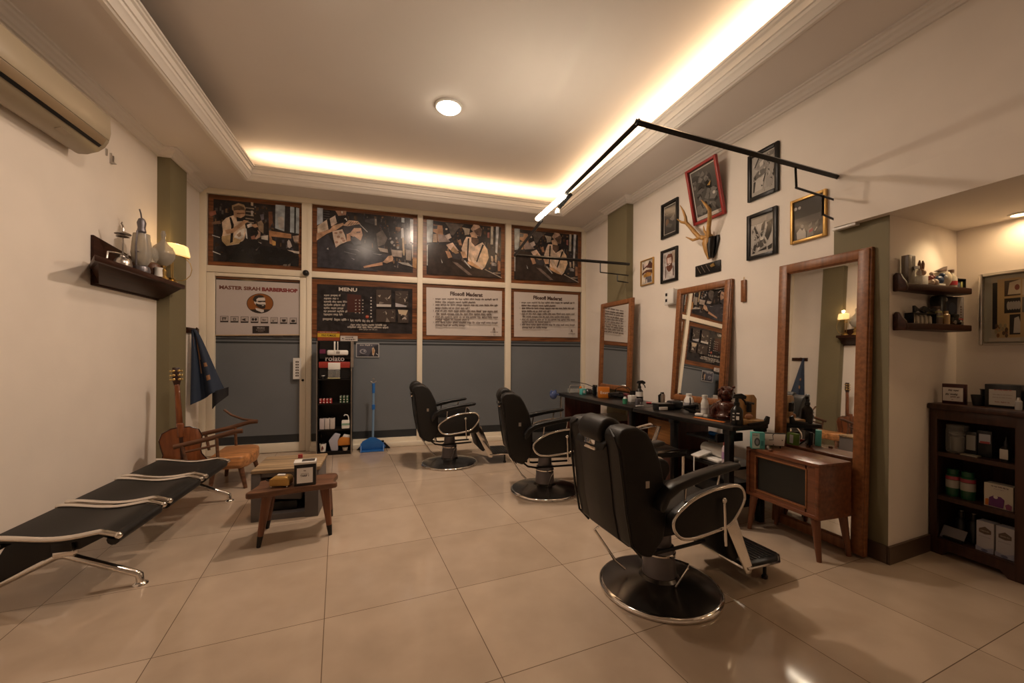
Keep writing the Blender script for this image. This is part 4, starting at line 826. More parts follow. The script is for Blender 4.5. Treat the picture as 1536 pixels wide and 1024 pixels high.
# guitar, back turned to the room
t = thing('acoustic_guitar', 'brown acoustic guitar leaning against the olive pilaster, back turned to the room', 'guitar', (-1.665, 4.20, .015))
Mg = Matrix.Scale(1.07, 4) @ Matrix.Rotation(-.10, 4, 'Y') @ Matrix.Rotation(-.10, 4, 'X') @ Matrix.Rotation(.45, 4, 'Z')
def gout(k=1.0, o=0):
    pts = []
    L = [(0, 0), (.11, .006), (.165, .05), (.178, .12), (.165, .19), (.128, .25), (.12, .29), (.132, .35), (.138, .40), (.118, .455), (.06, .485), (0, .49)]
    for x, z in L: pts.append((x*k, .245+(z-.245)*k))
    for x, z in L[-2:0:-1]: pts.append((-x*k, .245+(z-.245)*k))
    return pts
MB(M_guit, Mg).prism(gout(), 'y', -.05, .05, bev=.010, seg=2).build('body', t, smooth=50)
b = MB(M_guitd, Mg).prism([(-.012, .01), (.012, .01), (.012, .48), (-.012, .48)], 'y', -.0525, -.049); b.tube([(x, -.05, z) for x, z in gout(.985)], .004, 6, closed=True); b.build('binding', t)
b = MB(M_guit, Mg).prism([(-.023, .46), (.023, .46), (.018, .84), (-.018, .84)], 'y', -.012+.03, .015+.03, bev=.008); b.prism([(-.028, .40), (.028, .40), (.026, .52), (-.026, .52)], 'y', -.055, .03, bev=.012); b.build('neck', t, smooth=50)
b = MB(M_guitd, Mg).prism([(-.019, .83), (.019, .83), (.028, .87), (.024, .98), (-.024, .98), (-.028, .87)], 'y', .022, .040, bev=.004); b.build('headstock', t)
for s in (-1, 1):
    for k in range(3): MB(M_brass, Mg).tube([(s*.022, .03, .88+.035*k), (s*.034, .03, .88+.035*k)], .004, 6).sph((s*.037, .03, .88+.035*k), (.007, .006, .009), 8).sph((s*.018, .016, .88+.035*k), (.011, .006, .011), 8).build('tuning_peg', t)
b = MB(M_teak, Mg).prism(gout(.97), 'y', .0495, .053); b.use(M_guitd).lathe([(0, 0), (.05, 0), (.05, .003), (0, .003)], (0, .0505, .33), 24, axis='y').box(-.08, .08, .05, .062, .10, .13); b.build('sound_board', t)

# ------------------------------------------------------------------ coffee table group
TZ = .345
t = thing('coffee_table', 'small walnut coffee table with splayed legs carrying tissue box and sign', 'table', (-.55, 2.95, 0))
MB(M_brown).prism([(-.225, -.18), (-.19, -.175), (.08, -.12), (.22, -.10), (.248, -.085), (.25, -.065), (.225, -.05), (.222, .02), (.235, .10), (.225, .145), (.18, .15), (.10, .13), (-.20, .10), (-.235, .08), (-.22, .0), (-.235, -.10), (-.25, -.165)], 'z', TZ-.038, TZ, bev=.010).build('table_top', t, smooth=40)
for x0, y0, x1, y1 in ((-.145, -.105, -.185, -.135), (.17, -.05, .208, -.07), (.165, .09, .175, .265), (-.16, .07, -.21, .16)):
    l = MB(M_wood).lathe([], n=4) if False else MB(M_wood).tube([(x0, y0, TZ-.03), (x0+(x1-x0)*.82, y0+(y1-y0)*.82, .06)], [.031, .0165], 14).build('leg', t)
    MB(M_blkw).tube([(x0+(x1-x0)*.80, y0+(y1-y0)*.80, .066), (x1, y1, 0)], [.0175, .0115], 14).build('leg_tip', l)
t = thing('tissue_box', 'gold toy-van shaped tissue box on tiny feet on the coffee table', 'tissue box', (-.625, 2.875, TZ), -.16)
MB(M_gold, Matrix.Scale(.76, 4)).prism([(-.075, .012), (.075, .012), (.078, .06), (.06, .085), (-.045, .088), (-.078, .06)], 'y', -.052, .052, bev=.010).build('body', t, smooth=50)
b = MB(M_gold, Matrix.Scale(.76, 4))
for k in range(10): b.box(-.06+.013*k, -.054+.013*k, -.0535, -.05, .018, .066)
b.box(-.07, .07, -.055, .055, .066, .072, bev=.002); b.build('trim', t)
b = MB(M_chr, Matrix.Scale(.76, 4))
for x in (-.06, .06):
    for y in (-.045, .045): b.sph((x, y, .008), .008, 8)
b.build('foot', t); MB(M_paper, Matrix.Scale(.76, 4)).box(-.03, .03, -.015, .015, .085, .098, bev=.004).build('tissue', t)
MB(M_blkp, Matrix.Scale(.76, 4)).tube([(-.085, -.03, .055), (-.095, -.05, .07), (-.08, -.055, .062)], .006, 6).build('crank', t)
t = thing('table_sign', 'black holder with white sign card on the coffee table', 'sign', (-.49, 2.885, TZ), .10)
MB(M_blkp).prism([(-.045, 0), (.045, 0), (.04, .135), (-.04, .135)], 'x', -.062, .062, bev=.004).build('holder', t)
b = MB(M_white).box(-.065, .063, -.045, .045, .134, .150, bev=.003); b.use(flat(.05, .045, .04)).box(-.02, .055, -.03, .03, .149, .1515); b.build('top_card', t)
b = MB(M_paper, Matrix.Translation((0, -.0468, .0)) @ Matrix.Rotation(-.037, 4, 'X')).box(-.046, .044, 0, .002, .018, .112)
a = Art(b, .09, .094, None, 0); b.M = b.M @ frame((-.046, -.0003, .018), (1, 0, 0), (0, 0, 1))
a.t('TARIF 1', .5, .42, .13, (.06, .03, .03), sx=.85, bold=.0006).words(.25, .75, .62, .04, (.3, .25, .23), random.Random(2)).words(.42, .58, .82, .06, (.2, .15, .14), random.Random(4)); b.build('card', t)
t = thing('sauce_bottle', 'small clear bottle with red cap behind the black sign holder', 'bottle', (-.535, 2.965, TZ))
MB(M_glassc).lathe([(0, 0), (.02, 0), (.021, .12), (.014, .15), (0, .15)], (0, 0, 0), 14).build('bottle_body', t); MB(M_red).lathe([(.0, .150), (.015, .150), (.014, .172), (0, .175)], (0, 0, 0), 14).build('cap', t)
t = thing('storage_cube', 'grey open storage cube with woven top behind the coffee table', 'storage cube', (-.68, 3.44, 0))
b = MB(M_grey).box(-.215, -.155, -.2, .2, 0, .335, bev=.003).box(.125, .215, -.2, .2, 0, .335, bev=.003).box(-.155, .125, -.19, .2, 0, .04).box(-.155, .125, .17, .2, .04, .335).box(-.155, .125, -.19, .2, .305, .335); b.build('body', t)
MB(M_wick).box(-.215, .225, -.205, .205, .336, .362, bev=.006).build('woven_top', t)
for k, (x, z) in enumerate(((-.02, .075), (.01, .15))):
    o = MB((M_blkp, M_grey)[k]).box(-.10, .10, -.13, .10, -.033, .033, bev=.012, M=Matrix.Rotation(.1*k, 4, 'Y')).build('folded_bag', loc=(-.68+x-.015, 3.44, z)); tag(o, ('black folded bag at the bottom of the grey storage cube', 'grey folded bag lying on black bag inside grey cube')[k], 'bag')

# ------------------------------------------------------------------ display tower by the window
t = thing('display_tower', 'narrow black open shelf tower against the window left of the dustpan', 'shelf', (-.573, 5.235, 0))
HW = .188; D0, D1 = -.105, .115
b = MB(M_blkw).box(-HW, -HW+.016, D0, D1, 0, 1.325).box(HW-.016, HW, D0, D1, 0, 1.325).box(-HW+.016, HW-.016, D1-.01, D1, 0, 1.325); b.build('cabinet_body', t)
for z in (.045, .30, .60, .885): MB(M_blkw).box(-HW+.016, HW-.016, D0, D1-.01, z-.014, z).build('shelf_board', t)
MB(M_blkw).box(-HW+.016, HW-.016, D0+.01, D1-.01, 0, .031).build('plinth', t)
MB(M_steel).box(-HW-.002, -HW+.006, D0-.003, D0, .0, 1.325).box(HW-.006, HW+.003, D0-.003, D0, 0, 1.325).box(HW-.012, HW+.02, D0-.006, D0-.003, 1.02, 1.325).build('edge_strip', t)
t = thing('display_pack', 'black and red branded display pack at the top of the shelf tower', 'display', (-.573, 5.20, .889))
b = MB(M_blkp).box(-.165, .165, -.03, .05, .23, .43).box(-.165, .165, -.04, .05, .0, .13); b.use(mat('red_band', (.32, .03, .02), .45)).box(-.168, .168, -.062, .05, .125, .195, bev=.003); b.build('carton', t)
b = MB(flat(.6, .55, .53)); b.M = frame((-.165, -.0325, .0), (1, 0, 0), (0, 0, 1)); b.text('rolato', .165, .205, .085, .0, align='CENTER', bold=.001); b.build('lettering', t)
b = MB(mat('purple_print', (.14, .015, .06), .5)).box(-.165, -.10, -.033, -.03, .29, .34); b.build('colour_patch', t)
t = thing('wrapped_towel', 'white wrapped roll hanging over the top of the shelf tower display', 'towel', (-.555, 5.145, 1.16))
b = MB(M_white).box(-.10, .13, -.02, .02, 0, .06, bev=.018, seg=3); b.build('roll', t, smooth=60); MB(M_white).box(-.025, -.008, -.021, -.017, .02, .16, bev=.003).box(.012, .022, -.021, -.017, .05, .16, bev=.002).build('strap', t); MB(flat(.3, .27, .25)).box(.0, .04, -.022, -.0195, .018, .045).build('label', t)
t = thing('product_bag', 'small clear bag with white header holding two dark jars, on the upper tower shelf', 'bag', (-.575, 5.137, .889))
MB(M_white).box(-.066, .064, -.012, .012, .105, .185, bev=.004).build('header_card', t); MB(mat('jar_dark', (.05, .045, .035), .3)).lathe([(0, .0), (.028, 0), (.03, .08), (0, .085)], (-.033, 0, .012), 14).lathe([(0, 0), (.028, 0), (.03, .08), (0, .085)], (.033, 0, .012), 14).build('jars', t); MB(M_glassc).box(-.066, .064, -.032, .032, 0, .106, bev=.008).build('clear_bag', t); MB(flat(.42, .38, .2)).box(-.066, .064, -.034, .034, 0, .012).build('base_card', t)
t = thing('small_jar', 'tiny black jar with white mark on the upper tower shelf', 'jar', (-.695, 5.15, .889)); MB(M_blkp).lathe([(0, 0), (.022, 0), (.022, .03), (0, .03)], (0, 0, 0), 14).build('jar_body', t); MB(M_white).lathe([(0, .0305), (.02, .0305), (.02, .036), (0, .037)], (0, 0, 0), 14).build('lid', t)
def tin(label, x, y, z, c, group, nm='pomade_tin'):
    t = thing(nm, label, 'tin', (x, y, z), 0, group); MB(c).lathe([(0, 0), (.0165, 0), (.0165, .026), (0, .026)], (0, 0, 0), 12).build('can', t); MB(M_white).lathe([(.0, .0262), (.010, .0262), (.010, .028), (0, .028)], (0, 0, 0), 10).build('lid_print', t)
    b = MB(M_white); b.M = frame((-.008, -.0172, .008), (1, 0, 0), (0, 0, 1)); b.box(0, .016, 0, .010, 0, .001); b.build('label', t)
rt = mat('red_tin', (.38, .02, .02), .35); gt = mat('green_tin', (.025, .075, .03), .35)
for k in range(4):
    for j in range(2): tin('small red pomade tin in the stacked red rows on the second tower shelf', -.722+.036*k, 5.155, .602+.029*j, rt, 'red pomade tins')
for k in range(3):
    for j in range(3): tin('small dark green tin in the stacked green rows on the second tower shelf', -.505+.036*k, 5.155, .602+.029*j, gt, 'green pomade tins')
for k, nm in enumerate(('leftmost', 'middle', 'rightmost')):
    t = thing('product_box', '%s of three slim white boxes on the third tower shelf' % nm, 'box', (-.705+.056*k, 5.16, .302), 0, 'three slim white boxes'); MB((flat(.5, .45, .47), flat(.54, .49, .47), flat(.55, .49, .45))[k]).box(-.025, .025, -.02, .03, 0, .125, bev=.002).build('carton', t); MB(M_blkp).lathe([(0, .125), (.014, .125), (.014, .137), (0, .137)], (0, 0, 0), 12).build('cap', t)
t = thing('pump_bottle', 'white and green pump container on the third tower shelf', 'bottle', (-.45, 5.16, .302))
MB(M_white).box(-.043, .043, -.03, .03, 0, .095, bev=.006).build('container', t); MB(mat('mint', (.22, .36, .26), .45)).box(-.0435, .0435, -.0305, .0305, .038, .062).build('label_band', t); MB(M_white).tube([(.035, 0, .09), (.03, 0, .13), (.015, 0, .155), (-.01, 0, .158), (-.02, 0, .145)], .007, 8).build('nozzle', t)
t = thing('mug', 'white mug with dark red figure print on the bottom tower shelf', 'mug', (-.695, 5.155, .046)); MB(M_white).lathe([(0, 0), (.03, 0), (.036, .09), (.032, .09), (.028, .01), (0, .01)], (0, 0, 0), 16).build('cup', t); MB(flat(.16, .05, .04)).lathe([(0, 0), (.012, 0), (.012, .002), (0, .002)], (0, -.0345, .045), 12, axis='y').tube([(-.008, -.035, .02), (.0, -.036, .07), (.01, -.036, .03)], .006, 6).build('print', t); MB(M_blkp).lathe([(.0, .0905), (.03, .0905), (.02, .10), (0, .10)], (0, 0, 0), 16).build('lid', t)
t = thing('paper_bag', 'crumpled white paper bag on the bottom tower shelf', 'bag', (-.565, 5.16, .046)); MB(flat(.42, .42, .5)).prism([(-.04, 0), (.035, 0), (.03, .11), (.06, .19), (.0, .21), (-.07, .12)], 'y', -.025, .03, bev=.012).build('bag', t)
t = thing('orange_packet', 'orange product packet lying over small cup on the bottom tower shelf', 'packet', (-.47, 5.175, .098)); MB(mat('orange_pack', (.55, .20, .03), .4)).prism([(-.09, 0), (.075, 0), (.075, .09), (-.02, .105), (-.06, .08)], 'y', -.02, .02, bev=.012).build('packet', t); MB(M_white).prism([(-.02, .10), (.075, .088), (.07, .12), (.0, .135)], 'y', -.016, .016, bev=.008).build('packet_top', t)
t = thing('small_cup', 'small white cup with dark rim on the bottom tower shelf under orange packet', 'cup', (-.455, 5.148, .046)); MB(flat(.5, .45, .38)).lathe([(0, 0), (.025, 0), (.034, .04), (.03, .04), (.02, .006), (0, .006)], (0, 0, 0), 16).build('cup', t); MB(M_blkp).lathe([(.0345, .038), (.036, .046), (.03, .046)], (0, 0, 0), 16).build('rim', t)
t = thing('dustpan', 'blue long-handled dustpan standing beside the black shelf tower', 'dustpan', (-.15, 5.27, 0))
MB(M_blue).prism([(-.135, 0), (.125, 0), (.15, .05), (.09, .125), (.02, .165), (-.03, .165), (-.12, .12), (-.15, .05)], 'y', -.05, -.035, bev=.004).box(-.13, .12, -.11, -.035, 0, .014, bev=.006).prism([(-.11, 0), (.0, 0), (.0, .09), (-.035, .09)], 'x', -.14, -.128, bev=.002).prism([(-.11, 0), (.0, 0), (.0, .09), (-.035, .09)], 'x', .118, .13, bev=.002).build('pan', t)
MB(mat('pale_blue', (.16, .27, .42), .35)).tube([(-.0, -.035, .12), (.005, -.02, .5), (.005, -.01, .80)], .014, 10).build('handle', t); MB(M_blue).tube([(.004, -.02, .50), (.005, -.019, .56)], .02, 10).tube([(.005, -.012, .70), (.005, -.010, .82)], .018, 10).build('grip', t); MB(M_steel).tube([(.005, -.01, .80), (.005, -.01, .85), (.012, -.01, .875), (.0, -.01, .885), (-.008, -.01, .87)], .004, 6).tube([(-.03, -.01, .845), (.0, -.01, .82), (.04, -.01, .845)], .004, 6).build('hanging_loop', t)
t = thing('hand_brush', 'black hand brush lying behind the blue dustpan', 'brush', (-.14, 5.33, 0)); MB(M_blkp).prism([(-.20, 0), (.20, 0), (.13, .075), (-.13, .075)], 'y', -.02, .02, bev=.006).build('bristles', t); MB(M_blkp).box(-.12, .12, -.018, .018, .075, .10, bev=.006).build('handle', t)
# ------------------------------------------------------------------ barber counter
CZ = .70
t = thing('barber_counter', 'long black barber counter, far half by the shop window with dark red side panels', 'counter', (2.34, 3.97, 0))
L = lambda P: [(x-2.34, y-3.97) for x, y in P]
MB(M_blkw).prism(L([(2.05, 4.74), (2.135, 3.215), (2.62, 3.235), (2.62, 4.76)]), 'z', CZ-.035, CZ, bev=.005).build('worktop', t)
pnl = wood('dark_red_panel', (.06, .018, .012), .3, 'z')
for (x, y) in ((2.09, 4.62), (2.14, 3.32)):
    MB(pnl).box(x-2.34+.03, .27, y-3.97-.01, y-3.97+.01, 0, CZ-.035).build('side_panel', t)
b = MB(pnl).box(-.10, .27, -.30, .25, .02, .5); b.build('cabinet', t)
for (x, y) in ((2.165, 3.25), (2.58, 3.26)): MB(M_blkm).box(x-2.34-.02, x-2.34+.02, y-3.97-.02, y-3.97+.02, 0, CZ-.035, bev=.002).build('leg', t)
MB(M_chr).tube([(-.255, .70, 0), (-.255, .70, CZ-.035)], .011, 10).build('chrome_leg', t)
t = thing('barber_counter', 'long black barber counter, near half with open frame beside the television cabinet', 'counter', (2.38, 2.69, 0))
L = lambda P: [(x-2.38, y-2.69) for x, y in P]
MB(M_blkw).prism(L([(2.135, 3.20), (2.235, 2.18), (2.57, 2.20), (2.62, 3.22)]), 'z', CZ-.032, CZ, bev=.005).build('worktop', t)
MB(M_blkw).prism([(.0, CZ), (.18, CZ), (.19, CZ+.05), (.165, CZ+.06), (.14, CZ+.025), (.0, CZ+.012)], 'y', -.505, -.49, bev=.003).build('end_rim', t)
for (x, y) in ((2.265, 2.24), (2.2, 2.72), (2.55, 2.25), (2.57, 3.1)): MB(M_blkm).box(x-2.38-.022, x-2.38+.022, y-2.69-.022, y-2.69+.022, 0, CZ-.032, bev=.002).box(x-2.38-.03, x-2.38+.03, y-2.69-.03, y-2.69+.03, CZ-.06, CZ-.032, bev=.002).build('leg', t)
MB(M_blkw).prism(L([(2.21, 2.74), (2.25, 2.23), (2.56, 2.24), (2.58, 2.76)]), 'z', .385, .405, bev=.002).build('lower_shelf', t)
MB(M_blkw).prism(L([(2.21, 2.74), (2.25, 2.23), (2.56, 2.24), (2.58, 2.76)]), 'z', .12, .14, bev=.002).build('lower_shelf', t)
b = MB(M_blkp).box(-.13, .10, -.35, -.05, .56, .575).box(-.13, .1, -.36, -.34, .56, .62); b.build('tray', t)
dr = wood('drawer_brown', (.20, .085, .025), .35, 'y')
MB(pnl).box(-.12, .22, .10, .44, .02, CZ-.034).build('drawer_unit', t); MB(dr).box(-.14, -.12, .11, .43, .44, .63, bev=.004).build('drawer_front', t)

def bottle(nm, label, cat, x, y, prof, m, cap=None, capprof=None, z=CZ, band=None, n=18):
    t = thing(nm, label, cat, (x, y, z)); MB(m).lathe(prof, (0, 0, 0), n).build('bottle_body', t)
    if cap: MB(cap).lathe(capprof, (0, 0, 0), n).build('cap', t)
    if band: MB(band[0]).lathe(band[1], (0, 0, 0), n).build('label', t)
    return t
def sprayer(label, x, y, body, lab, z=CZ, s=1.0):
    t = thing('spray_bottle', label, 'spray bottle', (x, y, z), -.5)
    MB(body).lathe([(0, 0), (.036*s, 0), (.038*s, .01*s), (.038*s, .10*s), (.03*s, .115*s), (.016*s, .13*s), (.014*s, .14*s), (0, .14*s)], (0, 0, 0), 18).build('bottle_body', t)
    if lab: MB(lab).lathe([(.0385*s, .05*s), (.0388*s, .05*s), (.0388*s, .10*s), (.0385*s, .10*s)], (0, 0, 0), 18).build('label', t)
    b = MB(M_blkp).lathe([(.018*s, .135*s), (.018*s, .155*s), (.012*s, .16*s), (.012*s, .185*s), (0, .185*s)], (0, 0, 0), 12)
    b.prism([(-.03*s, .185*s), (.055*s, .18*s), (.06*s, .20*s), (.03*s, .218*s), (-.02*s, .21*s)], 'y', -.012*s, .012*s, bev=.003*s).tube([(.03*s, 0, .185*s), (.05*s, 0, .165*s), (.058*s, 0, .14*s)], .006*s, 6); b.build('spray_head', t); return t
# far half
t = thing('wire_tray', 'clear plastic tray with rounded wire rim at the far counter end', 'tray', (2.29, 4.66, CZ)); MB(M_glassc).box(-.10, .10, -.06, .06, 0, .055, bev=.01).build('tray', t); MB(M_steel).tube([(-.10, -.02, .0), (-.10, -.02, .085), (-.085, -.02, .10), (.085, -.02, .10), (.10, -.02, .085), (.10, -.02, 0)], .004, 6).build('wire_rim', t)
t = thing('toy_figure', 'small orange and white figure at the far end of the counter', 'toy', (2.30, 4.56, CZ)); MB(M_orange).lathe([(0, 0), (.018, 0), (.02, .04), (.012, .06), (.016, .075), (.012, .09), (0, .095)], (0, 0, 0), 12).build('figure', t)
t = thing('teal_box', 'small teal carton on the far half of the counter beside orange figure', 'box', (2.28, 4.46, CZ), .3); MB(M_teal).box(-.035, .035, -.025, .025, 0, .07, bev=.003).build('carton', t); MB(M_white).lathe([(0, 0), (.02, 0), (.02, .001), (0, .001)], (0, -.0265, .035), 14, axis='y').build('print', t)
t = thing('shower_cap', 'dark round shower cap lying behind the teal carton on the counter', 'cap', (2.40, 4.55, CZ)); MB(M_blkp).lathe([(.06, 0), (.058, .03), (.04, .055), (0, .065)], (0, 0, 0), 16).build('cap', t)
t = thing('plastic_bag', 'crumpled blue plastic bag hung at the far end of the counter', 'bag', (1.985, 4.67, .58)); b = MB(mat('blue_film', (.06, .09, .22), .2)).sph((0, 0, .10), (.05, .04, .055), 12).prism([(-.05, .12), (-.03, .165), (.0, .14), (.03, .17), (.05, .12)], 'y', -.02, .02, bev=.01).tube([(.03, 0, .12), (.07, .0, .10)], .012, 6); b.build('bag', t)
t = thing('hair_clipper', 'black hair clipper standing on the counter left of the orange box', 'clipper', (2.37, 4.33, CZ)); MB(M_blkp).prism([(-.02, 0), (.02, 0), (.022, .09), (.03, .12), (-.018, .125), (-.024, .08)], 'y', -.02, .02, bev=.005).build('body', t); MB(M_blkp).tube([(-.02, .0, .10), (-.08, .05, .13), (-.17, .10, .15), (-.25, .13, .155)], .0045, 6).build('cord', t)
t = thing('orange_box', 'orange product box with white lettering on the far half of the counter', 'box', (2.34, 4.07, CZ), -.35); MB(mat('orange_card', (.55, .17, .015), .45)).box(-.06, .06, -.04, .04, 0, .12, bev=.002).build('carton', t); b = MB(M_white, frame((-.05, -.0408, .045), (1, 0, 0), (0, 0, 1))); b.text('Exam', .055, 0, .045, 0, align='CENTER'); b.build('lettering', t)
b = MB(M_blkp); rr = random.Random(3)
t = thing('clipper_tangle', 'tangle of black clipper cords and tools before the narrow mirror', 'cords', (2.495, 3.96, CZ))
for k in range(8):
    p = [(rr.uniform(-.09, .1), rr.uniform(-.14, .14), .012+rr.uniform(0, .03)) for _ in range(6)]; b.tube(p, .006, 6)
b.tube([(-.02, .12, .02), (0, .1, .10), (.04, .03, .125), (.03, -.06, .115), (.02, -.10, .13), (.02, -.15, .10), (0, -.18, .05)], .005, 6)
b.build('cords', t)
for k, (x, y, a) in enumerate(((-.06, .05, .3), (.02, -.08, 1.2), (.05, .09, 2.0))): MB((M_blkp, mat('maroon_plastic', (.12, .02, .025), .3), M_blkp)[k], Matrix.Translation((x, y, .03)) @ Matrix.Rotation(a, 4, 'Z')).prism([(-.075, -.022), (.06, -.026), (.08, 0), (.06, .026), (-.075, .022)], 'z', -.022, .03, bev=.008).build('clipper', t)
t = thing('green_tub', 'small green tub on the counter in front of a white cup', 'tub', (2.25, 3.50, CZ)); MB(mat('green_plastic', (.04, .22, .12), .35)).lathe([(0, 0), (.022, 0), (.026, .05), (.0, .05)], (0, 0, 0), 16).build('tub', t); MB(M_white).lathe([(0, .05), (.015, .05), (.013, .068), (0, .07)], (0, 0, 0), 14).build('lid', t)
t = thing('paper_cup', 'white square tub behind green tub at the middle of counter', 'cup', (2.41, 3.62, CZ)); MB(M_white).prism([(-.03, 0), (.03, 0), (.036, .068), (-.036, .068)], 'y', -.03, .03, bev=.004).build('cup', t)
t = thing('tool_bin', 'black tool cup behind white square tub near the narrow mirror', 'cup', (2.50, 3.72, CZ)); MB(M_blkp).lathe([(0, 0), (.04, 0), (.042, .10), (.037, .10), (.036, .01), (0, .01)], (0, 0, 0), 16).build('bin', t)
sprayer('spray bottle with black head and white label under the small gold frame', 2.525, 3.66, M_blkp, M_white)
t = thing('card_stand', 'small dark stand with white arrow mark at the joint of the counters', 'stand', (2.285, 3.33, CZ), .1); MB(M_col).prism([(-.03, 0), (.03, 0), (.026, .07), (-.026, .07)], 'y', -.02, .015, bev=.003).build('stand', t); MB(M_white, frame((-.02, -.0215, .0), (1, 0, 0), (0, 0, 1))).prism([(.02, .022), (.036, .022), (.028, .04)], 'z', 0, .001).build('mark', t); MB(M_paper).box(-.05, .04, -.035, -.02, 0, .006).build('foot_card', t)
t = thing('marker_pen', 'white marker with red cap lying on the near counter', 'pen', (2.50, 3.42, CZ), -.9); MB(M_white).lathe([(0, 0), (.008, 0), (.008, .08), (0, .08)], (0, 0, .009), 10, axis='x').build('barrel', t); MB(mat('red_plastic', (.45, .02, .03), .35)).lathe([(0, 0), (.009, 0), (.009, .05), (0, .05)], (-.05, 0, .009), 10, axis='x').build('cap', t)
# near half
t = thing('steel_flask', 'slim polished steel flask with dark handle on the near counter', 'flask', (2.575, 3.36, CZ)); MB(M_steel).lathe([(0, 0), (.026, 0), (.027, .09), (.022, .105), (0, .105)], (0, 0, 0), 18).build('flask', t); MB(M_blkp).lathe([(0, .105), (.018, .105), (.016, .118), (0, .12)], (0, 0, 0), 14).tube([(-.024, -.01, .10), (-.045, -.012, .09), (-.04, -.01, .02), (-.03, -.01, .0)], .009, 8).build('handle', t)
t = thing('black_case', 'open black case holding white card box on the near counter', 'case', (2.33, 3.03, CZ), -.1); MB(M_blkp).box(-.07, .08, -.05, .05, 0, .045, bev=.003).box(-.075, .085, -.055, .055, .045, .058, bev=.003).build('case', t); MB(M_paper).box(-.066, .01, -.06, -.049, .005, .032, bev=.001).build('card_box', t)
t = thing('black_pouch', 'black pouch behind open black case on the near counter', 'pouch', (2.47, 3.05, CZ)); MB(M_blkp).box(-.06, .06, -.05, .05, 0, .075, bev=.02, seg=3).build('pouch', t)
bottle('powder_bottle', 'squat white powder bottle with printed label at foot of middle mirror', 'bottle', 2.555, 2.97, [(0, 0), (.04, 0), (.043, .01), (.04, .085), (.026, .115), (.02, .12), (0, .12)], M_white, M_white, [(.0, .12), (.024, .12), (.024, .142), (0, .143)], band=(flat(.33, .33, .36), [(.0405, .03), (.0428, .03), (.0415, .065), (.0405, .065)]))
t = thing('tangled_tools', 'heap of black clips and combs before the middle mirror', 'clips', (2.47, 2.86, CZ)); b = MB(M_blkp)
for k in range(9):
    x, y, a = rr.uniform(-.05, .05), rr.uniform(-.06, .06), rr.uniform(0, 3); b.box(-.045, .045, -.012, .012, -.008, .012, bev=.004, M=Matrix.Translation((x, y, .014+.006*k)) @ Matrix.Rotation(a, 4, 'Z') @ Matrix.Rotation(rr.uniform(-.5, .5), 4, 'Y'))
b.tube([(.02, .03, .0), (.04, .04, .08), (.045, .05, .115)], .005, 6); b.build('clips', t)
bottle('talc_bottle', 'tall white waisted bottle between clips and dark carved figure', 'bottle', 2.46, 2.68, [(0, 0), (.028, 0), (.030, .02), (.027, .07), (.030, .09), (.022, .115), (.016, .135), (0, .135)], M_white, M_white, [(.0, .135), (.021, .135), (.022, .16), (0, .162)], band=(flat(.55, .52, .52), [(.0285, .04), (.029, .04), (.029, .06), (.0285, .06)]))
t = thing('white_shaver', 'white shaver lying on an orange comb in front of waisted bottle', 'shaver', (2.36, 2.62, CZ), -1.0); MB(M_white).box(-.035, .03, -.02, .02, 0, .026, bev=.01, seg=3).box(.02, .06, -.015, .015, .0, .018, bev=.004).build('body', t)
t = thing('comb', 'long orange comb lying along the near counter edge', 'comb', (2.295, 2.46, CZ), -1.45); b = MB(M_orange).box(-.13, .13, -.006, .012, 0, .006, bev=.001)
for k in range(24): b.box(-.125+.0105*k, -.121+.0105*k, -.02, -.005, .001, .005)
b.build('comb', t)
t = thing('carved_figure', 'dark glossy carved figure with large head at foot of middle mirror', 'carving', (2.50, 2.50, CZ), -.35)
b = MB(M_statue).lathe([(0, 0), (.095, 0), (.10, .02), (.08, .03), (.075, .06), (.085, .09), (.07, .12), (.045, .135), (0, .14)], (0, 0, 0), 20)
b.sph((0, 0, .185), (.056, .056, .062), 20).sph((-.02, -.02, .195), (.035, .04, .03), 12).tube([(.05, -.03, .10), (.09, -.05, .11), (.12, -.05, .095), (.125, -.045, .06), (.10, -.04, .03)], .022, 8).tube([(-.06, .02, .10), (-.09, .03, .06), (-.085, .03, .01)], .028, 8).tube([(.0, -.06, .09), (.05, -.075, .075), (-.03, -.08, .05)], .018, 8); b.build('body', t, smooth=70)
b = MB(M_statue)
for k in range(14):
    q = k*2.4; z_ = .16+.006*k; b.sph((.05*math.cos(q), .05*math.sin(q), z_), .012, 8)
for s in (-1, 1): b.sph((-.045+.0, -.035*s*.6-.02, .19), .008, 8)
b.tube([(-.057, -.01, .19), (-.066, -.012, .175), (-.055, -.012, .168)], .008, 6); b.tube([(-.05, -.03, .155), (-.056, -.01, .152), (-.052, .012, .155)], .005, 6); b.build('curls_and_face', t)
sprayer('black spray bottle with white print at the near counter end', 2.325, 2.235, M_blkp, None)
b = MB(M_white, Matrix.Translation((2.325, 2.235, CZ)) @ Matrix.Rotation(-.9, 4, 'Z') @ frame((-.03, -.0395, 0), (1, 0, 0), (0, 0, 1)))
o = [x for x in bpy.data.objects if x.name.startswith('spray_bottle') and 'near counter end' in x['label']][0]
b.M = Matrix.Rotation(-.4, 4, 'Z') @ frame((-.022, -.0392, .02), (1, 0, 0), (0, 0, 1))
for k in range(3): b.box(.0, .012, .015+.022*k, .022+.022*k, 0, .001)
b.box(.022, .04, .02, .045, 0, .001).box(.024, .042, .06, .068, 0, .001); b.build('print', o)
t = thing('wooden_holder', 'pale wooden holder board with black razor at the near counter end', 'holder', (2.46, 2.26, CZ), -.15)
plw = wood('pale_wood', (.46, .27, .11), .45, 'z'); MB(plw).prism([(-.075, 0), (.075, 0), (.08, .17), (.06, .20), (-.06, .20), (-.08, .17)], 'y', .02, .038, bev=.006).build('back_board', t); MB(plw).box(-.09, .09, -.06, .04, 0, .03, bev=.008).build('foot', t)
